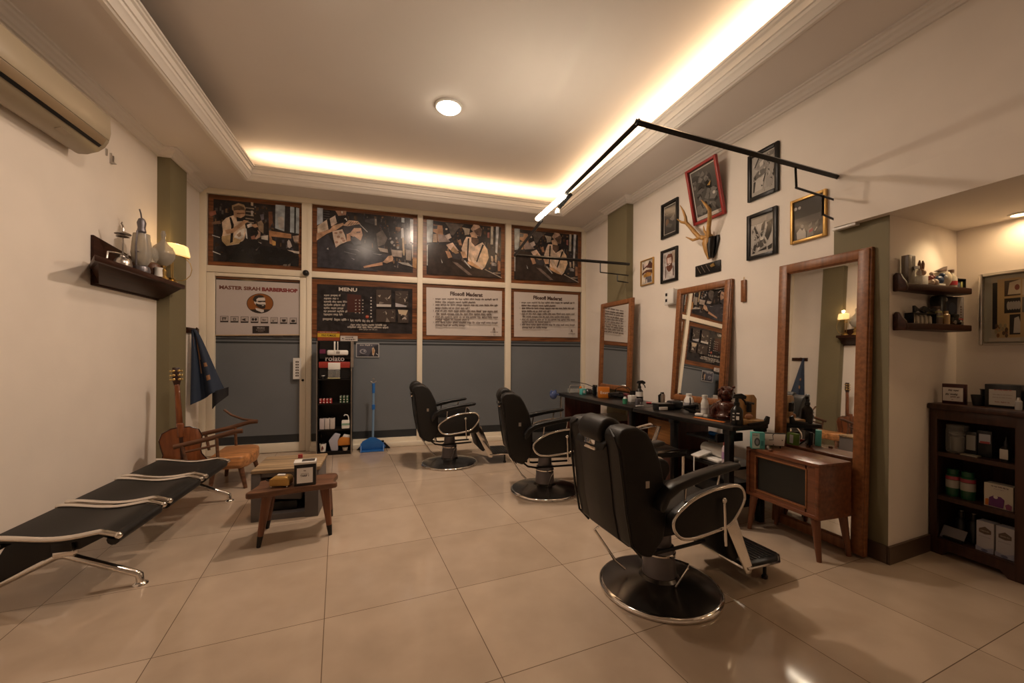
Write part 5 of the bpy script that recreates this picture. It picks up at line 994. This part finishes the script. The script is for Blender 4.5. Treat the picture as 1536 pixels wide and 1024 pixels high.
MB(M_blkp).tube([(.0, .0, .08), (.0, .0, .145)], .017, 10).tube([(-.02, 0, .15), (.03, -.01, .14)], .008, 8).build('razor', t); MB(mat('pinkish_wood', (.40, .20, .11), .4)).sph((-.01, -.01, .05), (.03, .015, .02), 10).build('knob', t)
# lower shelf
t = thing('towel_roll', 'rolled white towel on the shelf under the near counter', 'towel', (2.36, 2.46, .405)); MB(M_white).lathe([(0, -.11), (.04, -.11), (.042, -.10), (.042, .10), (.04, .11), (.012, .112), (.012, .09), (0, .09)], (0, 0, .065), 18, M=Matrix.Rotation(.5, 4, 'Z')).box(-.10, .12, -.10, .10, 0, .022, bev=.008).build('towel', t, smooth=50) if False else MB(M_white).lathe([(0, -.11), (.04, -.11), (.043, -.10), (.043, .10), (.04, .11), (0, .11)], (0, .0, .067), 18, axis='y').box(-.09, .10, -.12, .12, 0, .024, bev=.008).build('towel', t, smooth=50)
t = thing('hanging_cloth', 'thin white cloth strip hanging from the shelf under near counter', 'cloth', (2.20, 2.50, .20)); MB(M_white).box(-.006, .0, -.008, .0, 0, .23, bev=.001).prism([(0, .225), (.13, .26), (.13, .27), (-.005, .236)], 'y', -.05, .03, bev=.002).build('cloth', t)
bottle('powder_bottle', 'pinkish white powder bottle with red cap on the shelf under near counter', 'bottle', 2.285, 2.285, [(0, 0), (.026, 0), (.028, .015), (.028, .12), (.018, .145), (0, .145)], flat(.55, .46, .48), M_red, [(0, .145), (.017, .145), (.016, .165), (0, .166)], z=.405, band=(flat(.32, .2, .34), [(.0282, .05), (.0286, .05), (.0286, .1), (.0282, .1)]))
t = thing('blue_torch', 'short glossy blue tube on the tray under the near counter', 'tube', (2.36, 2.47, .575)); MB(M_blue).lathe([(0, -.045), (.013, -.045), (.016, .03), (.016, .045), (0, .045)], (0, 0, .016), 12, axis='y').build('tube', t)
t = thing('storage_bin', 'dark storage bin on the lowest shelf under near counter', 'bin', (2.40, 2.48, .14)); MB(M_blkp).prism([(-.12, 0), (.12, 0), (.13, .13), (-.13, .13)], 'y', -.18, .18, bev=.01).build('bin', t)

t = thing('salon_side_chair', 'chrome framed chair with black seat tucked under the middle of counter', 'chair', (1.95, 2.66, 0), 0)
b = MB(M_chr).tube([(-.16, .05, .60), (.02, .05, .635), (.10, .05, .62), (.03, .05, .46), (-.02, .05, .40)], .014, 8, flat_=1.3); b.build('arm_frame', t, smooth=60)
MB(M_blk).box(-.03, .24, -.10, .22, .41, .455, bev=.015).build('seat', t); b = MB(M_chr).tube([(-.03, -.105, .462), (.24, -.105, .462)], .009, 6); b.build('edge_bar', t)
for x, y in ((-.02, -.08), (.22, -.08), (-.02, .2), (.22, .2)): MB(M_chr).tube([(x, y, .415), (x, y, 0)], .012, 8).build('leg', t)

# ------------------------------------------------------------------ retro television cabinet
t = thing('television_cabinet', 'mahogany retro television cabinet on tapered legs before the tall mirror', 'cabinet', (2.50, 1.94, 0))
Z0, Z1 = .238, .56
b = MB(M_wood_y); x0, x1, y0, y1 = -.145, .118, -.245, .245
b.box(x0, x1, y0, y1, Z1-.022, Z1, bev=.004).box(x0, x1, y0, y1, Z0, Z0+.022, bev=.004).box(x0, x1, y0, y0+.022, Z0+.02, Z1-.02, bev=.003).box(x0, x1, y1-.022, y1, Z0+.02, Z1-.02, bev=.003).box(x1-.012, x1, y0+.02, y1-.02, Z0+.02, Z1-.02); b.build('cabinet_body', t)
b = MB(M_wood_y); sx = x0+.012
b.box(sx, sx+.02, y0+.02, y0+.088, Z0+.02, Z1-.02).box(sx, sx+.02, y1-.07, y1-.02, Z0+.02, Z1-.02).box(sx, sx+.02, y0+.08, y1-.065, Z0+.02, Z0+.052).box(sx, sx+.02, y0+.08, y1-.065, Z1-.055, Z1-.02)
b.build('front_panel', t)
b = MB(M_mir_y)
ya, yb, za, zb = y0+.085, y1-.068, Z0+.05, Z1-.053
for a in ((ya-.008, ya, za-.008, zb+.008), (yb, yb+.008, za-.008, zb+.008), (ya, yb, za-.008, za), (ya, yb, zb, zb+.008)): b.box(sx-.004, sx+.012, *a, bev=.002)
b.build('screen_trim', t)
MB(mat('dark_screen', (.008, .009, .008), .35)).box(sx+.012, sx+.016, ya, yb, za, zb).build('screen', t)
for sxx, syy in ((-1, -1), (-1, 1), (1, -1), (1, 1)):
    xx, yy = (-.115 if sxx < 0 else .105), .205*syy
    MB(M_wood).tube([(xx, yy, Z0), (xx+.01*sxx, yy+.03*syy, 0)], [.024, .013], 12).build('leg', t)
t = thing('desk_clock', 'white rounded rectangular desk clock on the television cabinet', 'clock', (2.495, 2.10, Z1), -.75)
MB(M_blkp).prism([(-.068, .012), (.066, .014), (.074, .104), (-.074, .098)], 'y', -.012, .014, bev=.008, seg=3).build('case', t); MB(flat(.74, .69, .62)).prism([(-.063, .017), (.061, .019), (.069, .098), (-.069, .093)], 'y', -.0145, -.012, bev=.001).build('dial', t)
b = MB(M_blkp, frame((0, -.015, .057), (1, 0, 0), (0, 0, 1))); b.tube([(0, 0, .001), (-.006, .034, .001)], .0016, 4).tube([(0, 0, .001), (-.026, -.004, .001)], .002, 4)
for q in range(4): b.box(-.003+.05*math.cos(q*PI/2), .003+.05*math.cos(q*PI/2), -.003+.034*math.sin(q*PI/2), .003+.034*math.sin(q*PI/2), 0, .001)
b.build('clock_hands', t); b = MB(M_blkp).tube([(-.04, 0, .014), (-.04, 0, 0)], .004, 6).tube([(.04, 0, .014), (.04, 0, 0)], .004, 6).tube([(0, .01, .05), (0, .055, .003)], .005, 6); b.build('foot', t)
t = thing('teal_product_box', 'teal product carton with razor picture left of the desk clock', 'box', (2.375, 2.115, Z1), -.55)
MB(M_teal).box(-.04, .04, -.018, .018, 0, .11, bev=.002).build('carton', t)
a = Art(MB(M_teal, frame((-.04, -.0185, 0), (1, 0, 0), (0, 0, 1))), .08, .11, None, 0)
a.r(.05, .05, .6, .95, (.5, .62, .58)).e(.42, .42, .22, .26, (.06, .09, .1), 12).e(.42, .42, .12, .16, (.25, .28, .3), 10).words(.1, .5, .82, .05, (.1, .2, .22), rr).r(.7, .2, .9, .5, (.03, .2, .2)); a.mb.build('print', t)
t = thing('nub', 'tiny dark pebble lying on the television cabinet front edge', 'knob', (2.385, 2.025, Z1)); MB(M_brown).lathe([(0, 0), (.012, 0), (.013, .01), (.007, .016), (0, .016)], (0, 0, 0), 12).build('knob', t)  # small dark knob-like piece, its use not known
t = thing('green_card_box', 'green and white carton behind the desk clock on the cabinet', 'box', (2.578, 2.155, Z1), .3); MB(mat('lime_card', (.17, .30, .05), .5)).box(-.025, .025, -.03, .03, 0, .08, bev=.002).build('carton', t); MB(M_white).box(-.026, .0255, -.03, .0, .012, .07).build('label', t)

# ------------------------------------------------------------------ alcove: bookcase
BX, BY0, BY1, BZ = 3.165, 1.195, 1.615, .90
t = thing('bookcase', 'dark wooden bookcase with grooming products in the alcove', 'bookcase', (BX, 1.405, 0))
b = MB(M_book); w0, w1 = BY0-1.405, BY1-1.405
b.box(0, .30, w0, w0+.02, 0, BZ-.03).box(0, .30, w1-.02, w1, 0, BZ-.03).box(.285, .30, w0+.02, w1-.02, 0, BZ-.03)
b.box(-.004, .02, w0, w0+.068, 0, BZ-.03, bev=.003).box(-.004, .02, w1-.036, w1, 0, BZ-.03, bev=.003).box(-.003, .02, w0+.06, w1-.03, .805, BZ-.03, bev=.003).prism([(w0+.06, .0), (w0+.06, .085), (w1-.03, .085), (w1-.03, 0), (w1-.06, .0), (w1-.09, .035), (w0+.12, .035), (w0+.09, 0)], 'x', -.003, .018); b.build('carcass', t)
MB(M_book).box(-.025, .30, w0-.02, w1+.004, BZ-.035, BZ, bev=.008).build('top_board', t)
for z in (.095, .352, .612): MB(M_book).box(.0, .285, w0+.02, w1-.02, z-.025, z).build('shelf_board', t)
def onb(nm, label, cat, px, z, x=3.235, rz=0, group=None): return thing(nm, label, cat, (x, 1.648-(px-1384)*.00274, z), rz, group)
FR = lambda w, h, x=0: frame((x, w/2, 0), (0, -1, 0), (0, 0, 1))
t = onb('tabletop_sign', 'maroon framed sign with handwriting at left end of bookcase top', 'sign', 1425, BZ, 3.22); b = MB(mat('maroon_frame', (.05, .012, .012), .35)).box(-.002, .03, -.05, .05, 0, .118, bev=.002); b.build('holder', t)
b = MB(M_paper, FR(.09, .09, -.003)); b.box(0, .09, .016, .096, 0, .001); a = Art(b, .09, .08, None, .0015, 0, .016); b.mats; a.words(.28, .8, .8, .09, (.05, .03, .03), rr).words(.15, .75, .5, .1, (.05, .03, .03), rr).words(.4, .85, .32, .07, (.2, .1, .09), rr).words(.45, .55, .12, .04, (.2, .1, .09), rr); b.build('card', t)
t = onb('tin_bucket', 'small dark tapered cup on the bookcase top', 'cup', 1461, BZ, 3.24); MB(M_blkp).lathe([(0, 0), (.022, 0), (.03, .062), (.027, .062), (.02, .006), (0, .006)], (0, 0, 0), 16).build('cup', t)
t = onb('dark_mug', 'dark mug behind the tapered cup on the bookcase top', 'mug', 1467, BZ, 3.30); MB(M_blkp).lathe([(0, 0), (.03, 0), (.032, .085), (.036, .095), (0, .095)], (0, 0, 0), 16).build('mug', t); MB(M_steel).prism([(.0, .03), (.012, .05), (.0, .06)], 'x', -.034, -.031).build('mark', t)
t = onb('black_carton', 'black carton with cream certificate label on the bookcase top', 'box', 1498, BZ, 3.225, .06); MB(M_blkp).box(0, .10, -.068, .068, 0, .128, bev=.003).build('carton', t)
a = Art(MB(flat(.46, .42, .36), FR(.10, .1, -.001)), .10, .10, None, .0012, 0, .012); a.mb.box(0, .10, .014, .10, 0, .0008); a.words(.2, .85, .86, .05, (.35, .06, .05), rr).words(.15, .88, .6, .035, (.25, .2, .17), rr).words(.15, .88, .45, .035, (.25, .2, .17), rr).words(.25, .8, .2, .05, (.25, .12, .1), rr); a.mb.build('label', t)
t = onb('dark_canister', 'olive canister with gold lid behind small bottle on bookcase top', 'canister', 1519, BZ, 3.40); MB(flat(.10, .10, .06)).lathe([(0, 0), (.03, 0), (.03, .10), (0, .10)], (0, 0, 0), 16).build('canister', t); MB(M_gold).lathe([(0, .10), (.031, .10), (.031, .112), (0, .112)], (0, 0, 0), 16).build('lid', t)
bb = onb('small_bottle', 'small silvery bottle at the right end of bookcase top', 'bottle', 1525, BZ, 3.19); MB(flat(.42, .41, .4)).lathe([(0, 0), (.013, 0), (.014, .045), (.008, .052), (0, .052)], (0, 0, 0), 12).build('bottle_body', bb); MB(M_steel).lathe([(0, .052), (.009, .052), (.006, .066), (0, .067)], (0, 0, 0), 12).build('cap', bb)
t = onb('black_box', 'plain black box at far right of bookcase top', 'box', 1540, BZ, 3.30); MB(M_blkp).box(-.04, .04, -.045, .045, 0, .10, bev=.003).build('carton', t)
# shelf one
z = .613
t = onb('glass_jar', 'wide clear glass jar with white tub inside on the upper bookcase shelf', 'jar', 1428, z, 3.245); MB(M_glassc).lathe([(0, 0), (.046, 0), (.05, .01), (.05, .135), (.044, .145), (.048, .15), (.048, .162), (0, .164)], (0, 0, 0), 24).build('glass', t); MB(flat(.16, .15, .14)).lathe([(0, .01), (.03, .01), (.03, .09), (.022, .1), (.036, .105), (.036, .118), (0, .118)], (0, 0, 0), 16).build('contents', t)
t = onb('pouch_pack', 'standing pouch with silver window next to the glass jar', 'pouch', 1454, z, 3.225); MB(M_blkp).box(-.008, .02, -.024, .024, 0, .135, bev=.004).build('pouch', t); MB(flat(.24, .24, .22)).box(-.0095, -.0075, -.019, .019, .03, .115).build('window', t); MB(flat(.3, .27, .2)).box(-.05, -.01, -.045, .025, 0, .008).build('card', t)
t = onb('pouch_pack', 'dark pouch with white and red label right of the silver pouch', 'pouch', 1472, z, 3.235, .1); MB(M_blkp).box(-.008, .02, -.03, .03, 0, .15, bev=.004).build('pouch', t); MB(flat(.36, .36, .38)).box(-.0095, -.0075, -.024, .02, .08, .13).build('label', t); MB(flat(.3, .05, .05)).box(-.010, -.008, -.022, .016, .078, .09).build('red_band', t)
t = onb('dropper_bottle', 'small dark dropper bottle with cream label on the upper bookcase shelf', 'bottle', 1506, z, 3.21); MB(M_blkp).lathe([(0, 0), (.02, 0), (.021, .07), (.01, .085), (.01, .105), (.004, .115), (.003, .135), (0, .136)], (0, 0, 0), 14).build('bottle_body', t); MB(flat(.46, .42, .36)).box(-.0225, -.0205, -.016, .016, .014, .068, bev=.001).build('label', t)
z = .353; grn = mat('deep_green_tin', (.012, .085, .035), .3)
for k, (p, nm) in enumerate(((1423, 'left of two green tins with cream leaf label on the middle bookcase shelf'), (1447, 'right of two green tins with cream leaf label on the middle bookcase shelf'))):
    t = onb('green_tin', nm, 'tin', p, z, 3.235, 0, 'green leaf tins'); MB(grn).lathe([(0, 0), (.03, 0), (.031, .01), (.031, .125), (.026, .13), (.026, .158), (0, .16)], (0, 0, 0), 20).build('can', t)
    b = MB(flat(.4, .38, .33))
    b.lathe([(.0315, .05), (.0318, .05), (.0318, .095), (.0315, .095)], (0, 0, 0), 20); b.build('label', t); MB(flat(.35, .05, .08)).lathe([(.0316, .098), (.032, .098), (.032, .118), (.0316, .118)], (0, 0, 0), 20).build('red_band', t)
t = onb('cream_box', 'cream carton with purple and orange picture on the middle bookcase shelf', 'box', 1497, z, 3.20); MB(flat(.46, .41, .32)).box(0, .06, -.056, .056, 0, .128, bev=.002).build('carton', t)
a = Art(MB(flat(.46, .41, .32), FR(.112, .1, -.0005)), .112, .128, None, 0); a.mb.box(.001, .111, .001, .127, -.0004, 0); a.words(.25, .85, .9, .04, (.06, .03, .05), rr).words(.35, .7, .8, .025, (.25, .2, .2), rr).p([(.18, .04), (.2, .4), (.34, .5), (.6, .5), (.72, .4), (.68, .04)], (.10, .02, .10)).e(.42, .45, .08, .07, (.5, .45, .4), 10).p([(.05, .04), (.06, .3), (.14, .33), (.18, .3), (.17, .04)], (.5, .14, .02)).p([(.78, .03), (.74, .2), (.85, .28), (.97, .22), (.95, .03)], (.2, .05, .1)); a.mb.build('print', t)
z = .096
t = onb('leaflet_holder', 'tilted grey leaflet with black strip on the bottom bookcase shelf', 'leaflet', 1426, z, 3.20, -.1); MB(flat(.24, .23, .25), Matrix.Rotation(.5, 4, 'Y')).box(0, .004, -.055, .055, 0, .075).build('leaflet', t); MB(M_blkp).box(-.01, .03, -.055, .035, 0, .014, bev=.002).build('strip', t)
for k, p in enumerate((1430, 1450)):
    t = onb('black_bottle', ('slim black bottle, left one behind the tilted leaflet', 'slim black bottle, right one behind the tilted leaflet')[k], 'bottle', p, z, 3.275); MB(M_blkp).lathe([(0, 0), (.024, 0), (.025, .11), (.012, .13), (.014, .165), (0, .167)], (0, 0, 0), 14).build('bottle_body', t); MB(M_steel).lathe([(0, .167), (.010, .167), (.010, .17), (0, .17)], (0, 0, 0), 12).build('cap', t)
for k, p in enumerate((1480, 1508)):
    t = onb('white_carton', ('tall white carton with brown crest, left of the pair on bottom bookcase shelf', 'tall white carton with brown crest, right of the pair on bottom bookcase shelf')[k], 'box', p, z, 3.19, 0, 'tall white cartons'); MB(flat(.36, .33, .33)).box(0, .06, -.035, .035, 0, .165, bev=.002).build('carton', t)
    a = Art(MB(flat(.36, .33, .33), FR(.07, .1, -.0005)), .07, .165, None, 0); a.mb.box(.001, .069, .001, .164, -.0004, 0); a.p([(.15, .62), (.15, .74), (.5, .84), (.85, .74), (.85, .62), (.5, .58)], (.09, .06, .045)).words(.25, .75, .69, .03, (.3, .25, .2), rr).words(.15, .85, .5, .02, (.22, .2, .2), rr).p([(0, 0), (0, .16), (.5, .1), (1, .2), (1, 0)], (.24, .24, .3)).e(.5, .05, .2, .05, (.1, .1, .16), 10); a.mb.build('print', t)

# alcove wall shelves
def wy(x): return 1.578+.1008*(x-2.736)
def ashelf(label, z):
    t = thing('corner_wall_shelf', label, 'shelf', (2.77, 1.58, z), 0, 'alcove wall shelves')
    MB(M_shelfx).prism([(0, wy(2.77)-1.58), (.0, -.062), (.25, -.078), (.58, -.066), (.60, -.02), (.60, wy(3.37)-1.58)], 'z', -.036, 0, bev=.005).build('board', t)
    MB(M_shelfx).prism([(-.062, -.04), (.0, -.04), (.0, .05), (-.012, .066), (-.034, .058), (-.046, .03), (-.058, .012), (-.066, -.02)], 'x', -.006, .014, bev=.004).build('scroll_end', t); return t
ashelf('upper dark wooden wall shelf in the alcove crowded with small souvenirs', 1.59)
ashelf('lower dark wooden wall shelf in the alcove with glass case and books', 1.368)
def ona(nm, label, cat, px, z, y=1.545, rz=0, group=None): return thing(nm, label, cat, (2.795+(px-1354)*.00608, y, z), rz, group)
z = 1.591
t = ona('tall_carton', 'tall grey brown carton at left end of upper alcove shelf', 'box', 1363, z, 1.555); MB(flat(.20, .17, .14)).box(-.028, .028, -.018, .018, 0, .165, bev=.002).build('carton', t); MB(flat(.07, .05, .04)).box(.0, .0285, -.0185, -.01, .07, .16).build('print', t)
t = ona('clear_tube', 'small clear bottle before the tall grey carton', 'bottle', 1366, z, 1.525); MB(M_glassc).lathe([(0, 0), (.02, 0), (.02, .07), (.012, .085), (0, .085)], (0, 0, 0), 12).build('bottle_body', t); MB(M_white).lathe([(0, .085), (.012, .085), (.012, .10), (0, .10)], (0, 0, 0), 12).build('cap', t)
t = ona('rabbit_figurine', 'white and brown figurine with two tall ears on a white block', 'figurine', 1377, z, 1.54); MB(M_white).box(-.026, .026, -.02, .02, 0, .05, bev=.003).build('block', t); MB(flat(.4, .25, .17)).sph((0, 0, .07), .022, 12).build('head', t); b = MB(flat(.2, .09, .05))
for s in (-1, 1): b.tube([(.012*s, 0, .085), (.016*s, 0, .12), (.014*s, 0, .14)], [.007, .008, .003], 8)
b.build('ear', t)
t = ona('glass_tumbler', 'clear tumbler behind the eared figurine on upper alcove shelf', 'glass', 1386, z, 1.575); MB(M_glassc).lathe([(.016, 0), (.018, .10), (.016, .10), (.014, .005)], (0, 0, 0), 14).build('glass', t)
t = ona('red_figurine', 'red and cream clustered figurine on upper alcove shelf', 'figurine', 1390, z, 1.535); b = MB(flat(.28, .07, .06)).sph((-.012, 0, .04), .017, 10).sph((.01, .0, .05), .013, 10); b.build('red_part', t); b = MB(flat(.55, .42, .33)).sph((.012, -.008, .018), .02, 10).sph((-.014, -.006, .016), .018, 10).sph((.0, .0, .068), .010, 8); b.build('cream_part', t)
t = ona('bird_figurine', 'dark blue bird figurine in the middle of upper alcove shelf', 'figurine', 1401, z, 1.535); MB(flat(.03, .06, .14)).sph((0, 0, .035), (.036, .02, .026), 14).sph((.024, -.003, .062), .016, 10).prism([(-.03, .03), (-.07, .045), (-.06, .02)], 'y', -.01, .01, bev=.002).build('bird', t); MB(M_white).sph((.026, -.018, .052), .010, 8).build('breast', t); MB(M_white).box(-.03, .03, -.018, .018, 0, .012, bev=.003).build('foot', t)
t = ona('cream_pot', 'round cream pot with dark spouted lid on upper alcove shelf', 'pot', 1410, z, 1.552); MB(flat(.60, .52, .40)).lathe([(0, 0), (.03, 0), (.045, .03), (.046, .06), (.035, .085), (0, .088)], (0, 0, 0), 20).build('pot', t); MB(flat(.10, .06, .045)).prism([(-.055, .09), (.03, .088), (.04, .125), (.0, .11)], 'y', -.012, .012, bev=.004).build('lid', t)
t = ona('liqueur_bottle', 'small bottle with red and white label right of the cream pot', 'bottle', 1423, z, 1.545); MB(flat(.42, .38, .32)).lathe([(0, 0), (.026, 0), (.027, .055), (.014, .075), (.012, .09), (0, .09)], (0, 0, 0), 16).build('bottle_body', t); MB(flat(.4, .03, .04)).lathe([(.0272, .012), (.0276, .012), (.0276, .036), (.0272, .036)], (0, 0, 0), 16).build('label', t); MB(flat(.16, .09, .06)).lathe([(0, .088), (.014, .088), (.014, .105), (0, .106)], (0, 0, 0), 12).build('cap', t)
t = ona('display_case', 'small glass case with dark frame at right end of upper alcove shelf', 'case', 1441, z, 1.575); MB(M_blkp).box(-.062, -.057, -.02, .02, 0, .062).box(.05, .056, -.02, .02, 0, .062).box(-.062, .056, -.02, .02, .058, .063).box(-.062, .056, .015, .02, 0, .06).build('case_frame', t); MB(flat(.33, .3, .25)).box(-.055, -.01, -.012, .01, 0, .045, bev=.003).build('card', t); MB(flat(.06, .07, .1)).box(-.005, .02, -.012, .01, 0, .04, bev=.003).build('miniature', t); MB(flat(.3, .3, .12)).box(.025, .045, -.012, .01, 0, .05, bev=.003).build('trinket', t)
z = 1.369
t = ona('glass_display_box', 'long glass display box with pale bottles on lower alcove shelf', 'case', 1378, z, 1.545); b = MB(M_blkp).box(-.10, .10, -.022, .022, .055, .06).box(-.10, -.096, -.022, .022, 0, .058).box(.096, .10, -.022, .022, 0, .058); b.build('case_frame', t); b = MB(flat(.36, .31, .24))
for k in range(5): b.lathe([(0, 0), (.013, 0), (.013, .038), (.007, .048), (0, .048)], (-.075+.037*k, 0, 0), 10)
b.build('bottles', t)
for k, (p, s) in enumerate(((1375, 1), (1391, 1.25))):
    t = ona('bow_tie', ('black bow tie on top of the glass display box, left one', 'larger black bow tie on top of the glass display box, right one')[k], 'bow tie', p, z+.061, 1.545); MB(M_blkp).prism([(-.04*s, 0), (-.005, .014), (.005, .014), (.04*s, 0), (.045*s, .04), (.006, .024), (-.006, .024), (-.042*s, .042)], 'y', -.008, .008, bev=.003).build('bow', t)
t = ona('brown_jug', 'brown jug with olive label on lower alcove shelf', 'jug', 1401, z, 1.55); MB(flat(.08, .05, .035)).lathe([(0, 0), (.03, 0), (.032, .06), (.02, .085), (.024, .105), (0, .106)], (0, 0, 0), 16).build('jug', t); MB(flat(.24, .22, .08)).lathe([(.0322, .04), (.0326, .04), (.028, .075), (.027, .075)], (0, 0, 0), 16).build('label', t)
t = ona('wooden_block_bottle', 'small tan bottle beside the brown jug', 'bottle', 1410.5, z, 1.53); MB(flat(.38, .25, .12)).lathe([(0, 0), (.017, 0), (.017, .055), (.010, .062), (.010, .078), (0, .078)], (0, 0, 0), 12).build('bottle_body', t)
t = ona('black_canister', 'tall black canister with pale emblem on lower alcove shelf', 'canister', 1415, z, 1.58); MB(M_blkp).lathe([(0, 0), (.034, 0), (.034, .165), (.028, .175), (0, .175)], (0, 0, 0), 18).build('canister', t); MB(flat(.3, .27, .23)).lathe([(0, 0), (.011, 0), (.011, .002), (0, .002)], (.015, -.0325, .15), 12, axis='y').build('emblem', t)
t = ona('model_car', 'dark model motorcar with red detail before the dark blue book', 'model', 1423, z, 1.528); MB(M_blkp).box(-.05, .05, -.018, .018, .01, .04, bev=.006).box(-.03, .02, -.015, .015, .04, .062, bev=.006).build('body', t); MB(flat(.3, .06, .05)).box(-.0, .045, -.019, -.0175, .028, .036).build('red_detail', t); b = MB(M_steel)
for x in (-.032, .032): b.lathe([(0, -.02), (.012, -.02), (.012, .02), (0, .02)], (x, 0, .012), 12, axis='y')
b.build('wheel', t)
t = ona('picture_book', 'dark blue picture book standing upright at right end of lower alcove shelf', 'book', 1440, z, 1.585, -.12); MB(flat(.02, .025, .045)).box(-.075, .075, -.006, .008, 0, .178, bev=.002).build('cover', t); a = Art(MB(flat(.02, .025, .045), frame((-.075, -.0065, 0), (1, 0, 0), (0, 0, 1))), .15, .178, None, 0); a.p([(.62, .02), (.66, .98), (.97, .98), (.93, .02)], (.30, .28, .27)).e(.4, .6, .2, .2, (.05, .065, .1), 12)
for k in range(6): a.r(.8, .62-.09*k, .9, .68-.09*k, (.12, .08, .07))
a.mb.build('print', t)
# framed collage on the alcove wall
t = thing('framed_photos', 'large silver frame with several photos on the alcove wall above the bookcase', 'picture', mw=frame((3.498, 1.545, 1.25), (0, -1, 0), (0, 0, 1)))
w, h = .52, .435
b = MB(M_steel)
for a in ((0, .022, 0, h), (w-.022, w, 0, h), (.02, w-.02, 0, .02), (.02, w-.02, h-.022, h)): b.box(a[0], a[1], a[2], a[3], 0, .028, bev=.008)
b.build('frame', t)
b = MB(flat(.30, .27, .21, .4)).box(.018, w-.018, .018, h-.018, 0, .006)
a = Art(b, .17, h, None, .0062, 0, 0, .3)
a.r(.14, .05, .30, .95, (.26, .25, .21)).r(.33, .22, .45, .86, (.018, .016, .015)).r(.45, .1, 1, .9, (.36, .25, .12))
a.r(.62, .66, 1, .87, (.05, .03, .02)).p([(.7, .68), (.74, .84), (1, .87), (1, .68)], (.42, .35, .25)).e(.92, .77, .06, .04, (.15, .03, .02), 10).r(.62, .43, 1, .63, (.02, .018, .016))
for k in range(5): a.e(.72+.06*k, .53, .045, .06, (.26, .24, .22), 9)
a.r(.75, .14, 1, .41, (.018, .016, .014)).p([(.84, .16), (.86, .36), (.96, .38), (1, .3), (1, .16)], (.36, .33, .29))
for k in range(16): a.e(.42+.26*rr.random(), .12+.17*rr.random(), .04, .03, rr.choice(((.3, .16, .07), (.16, .07, .03), (.24, .2, .12), (.08, .05, .03))), 7)
a.r(.25, .05, 1, .10, (.34, .3, .25)); b.build('collage', t)
b = MB(flat(.36, .25, .12, .4)).box(.17, w-.03, .045, h-.05, .006, .0066); a = Art(b, w-.2, h, None, .0068, .17, 0); a.r(.02, .66, .9, .87, (.42, .35, .25)).r(.02, .43, .9, .63, (.10, .09, .08)).r(.1, .14, .5, .41, (.3, .27, .24)); b.build('collage', t)
# ------------------------------------------------------------------ lights
def area(name, loc, rot, sx, sy, power, col, spread=PI):
    l = bpy.data.lights.new(name, 'AREA'); l.shape = 'RECTANGLE'; l.size = sx; l.size_y = sy; l.energy = power; l.color = col; l.spread = spread
    o = bpy.data.objects.new(name, l); COL.objects.link(o); o.location = loc; o.rotation_euler = rot; return o
WARM = (1, .70, .42)
area('cove_strip_back', ((X0+X1)/2, Y1+.06, 3.158), (PI, 0, 0), X1-X0, .02, 12, WARM)
area('cove_strip_right', (X1+.06, (1.1+Y1)/2, 3.158), (PI, 0, 0), .02, Y1-1.1, 21, WARM)
def disk(name, loc, r, power, col):
    l = bpy.data.lights.new(name, 'AREA'); l.shape = 'DISK'; l.size = r*2; l.energy = power; l.color = col
    o = bpy.data.objects.new(name, l); COL.objects.link(o); o.location = loc; return o
disk('room_lamp', (.505, 3.515, TOP-.056), .09, 31, (1, .77, .60))
disk('room_lamp_near', (-.40, 2.42, TOP-.056), .09, 10, (1, .77, .60))
l = bpy.data.lights.new('alcove_spot', 'SPOT'); l.energy = 4.2; l.color = (1, .72, .40); l.spot_size = 1.5; l.spot_blend = .8; l.shadow_soft_size = .03
o = bpy.data.objects.new('alcove_spot', l); COL.objects.link(o); o.location = (3.28, 1.38, 1.965)
o.rotation_euler = (Vector((3.12, 1.58, 1.60))-Vector(o.location)).to_track_quat('-Z', 'Y').to_euler()
disk('recessed_glow', (3.40, 1.345, 1.972), .03, .7, (1, .70, .42)); disk('alcove_fill_near', (3.05, .35, 1.972), .03, 1.2, (1, .70, .42))  # second disk is an added unseen fill, no fixture modelled there
l = bpy.data.lights.new('shelf_lamp_glow', 'POINT'); l.energy = .55; l.color = (1, .6, .22); l.shadow_soft_size = .02
o = bpy.data.objects.new('shelf_lamp_glow', l); COL.objects.link(o); o.location = (-1.82, 4.46, 2.20)
w = bpy.data.worlds.new('room_air'); S.world = w; w.use_nodes = True
w.node_tree.nodes['Background'].inputs['Color'].default_value = (1, .8, .6, 1); w.node_tree.nodes['Background'].inputs['Strength'].default_value = .02
# ------------------------------------------------------------------ camera
c = bpy.data.cameras.new('camera'); co = bpy.data.objects.new('camera', c); COL.objects.link(co)
c.sensor_fit = 'HORIZONTAL'; c.sensor_width = 36; c.lens = 610.5/1536*36; c.shift_x = 0; c.shift_y = 19.4/1536; c.clip_start = .02
co.matrix_world = Matrix.Translation((0, 0, H)) @ Matrix.Rotation(-.300, 4, 'Z') @ Matrix.Rotation(PI/2, 4, 'X') @ Matrix.Rotation(.005, 4, 'Z')
S.camera = co
S.view_settings.view_transform = 'Standard'; S.view_settings.look = 'None'; S.view_settings.gamma = 1; S.view_settings.exposure = .44; S.view_settings.use_curve_mapping = False
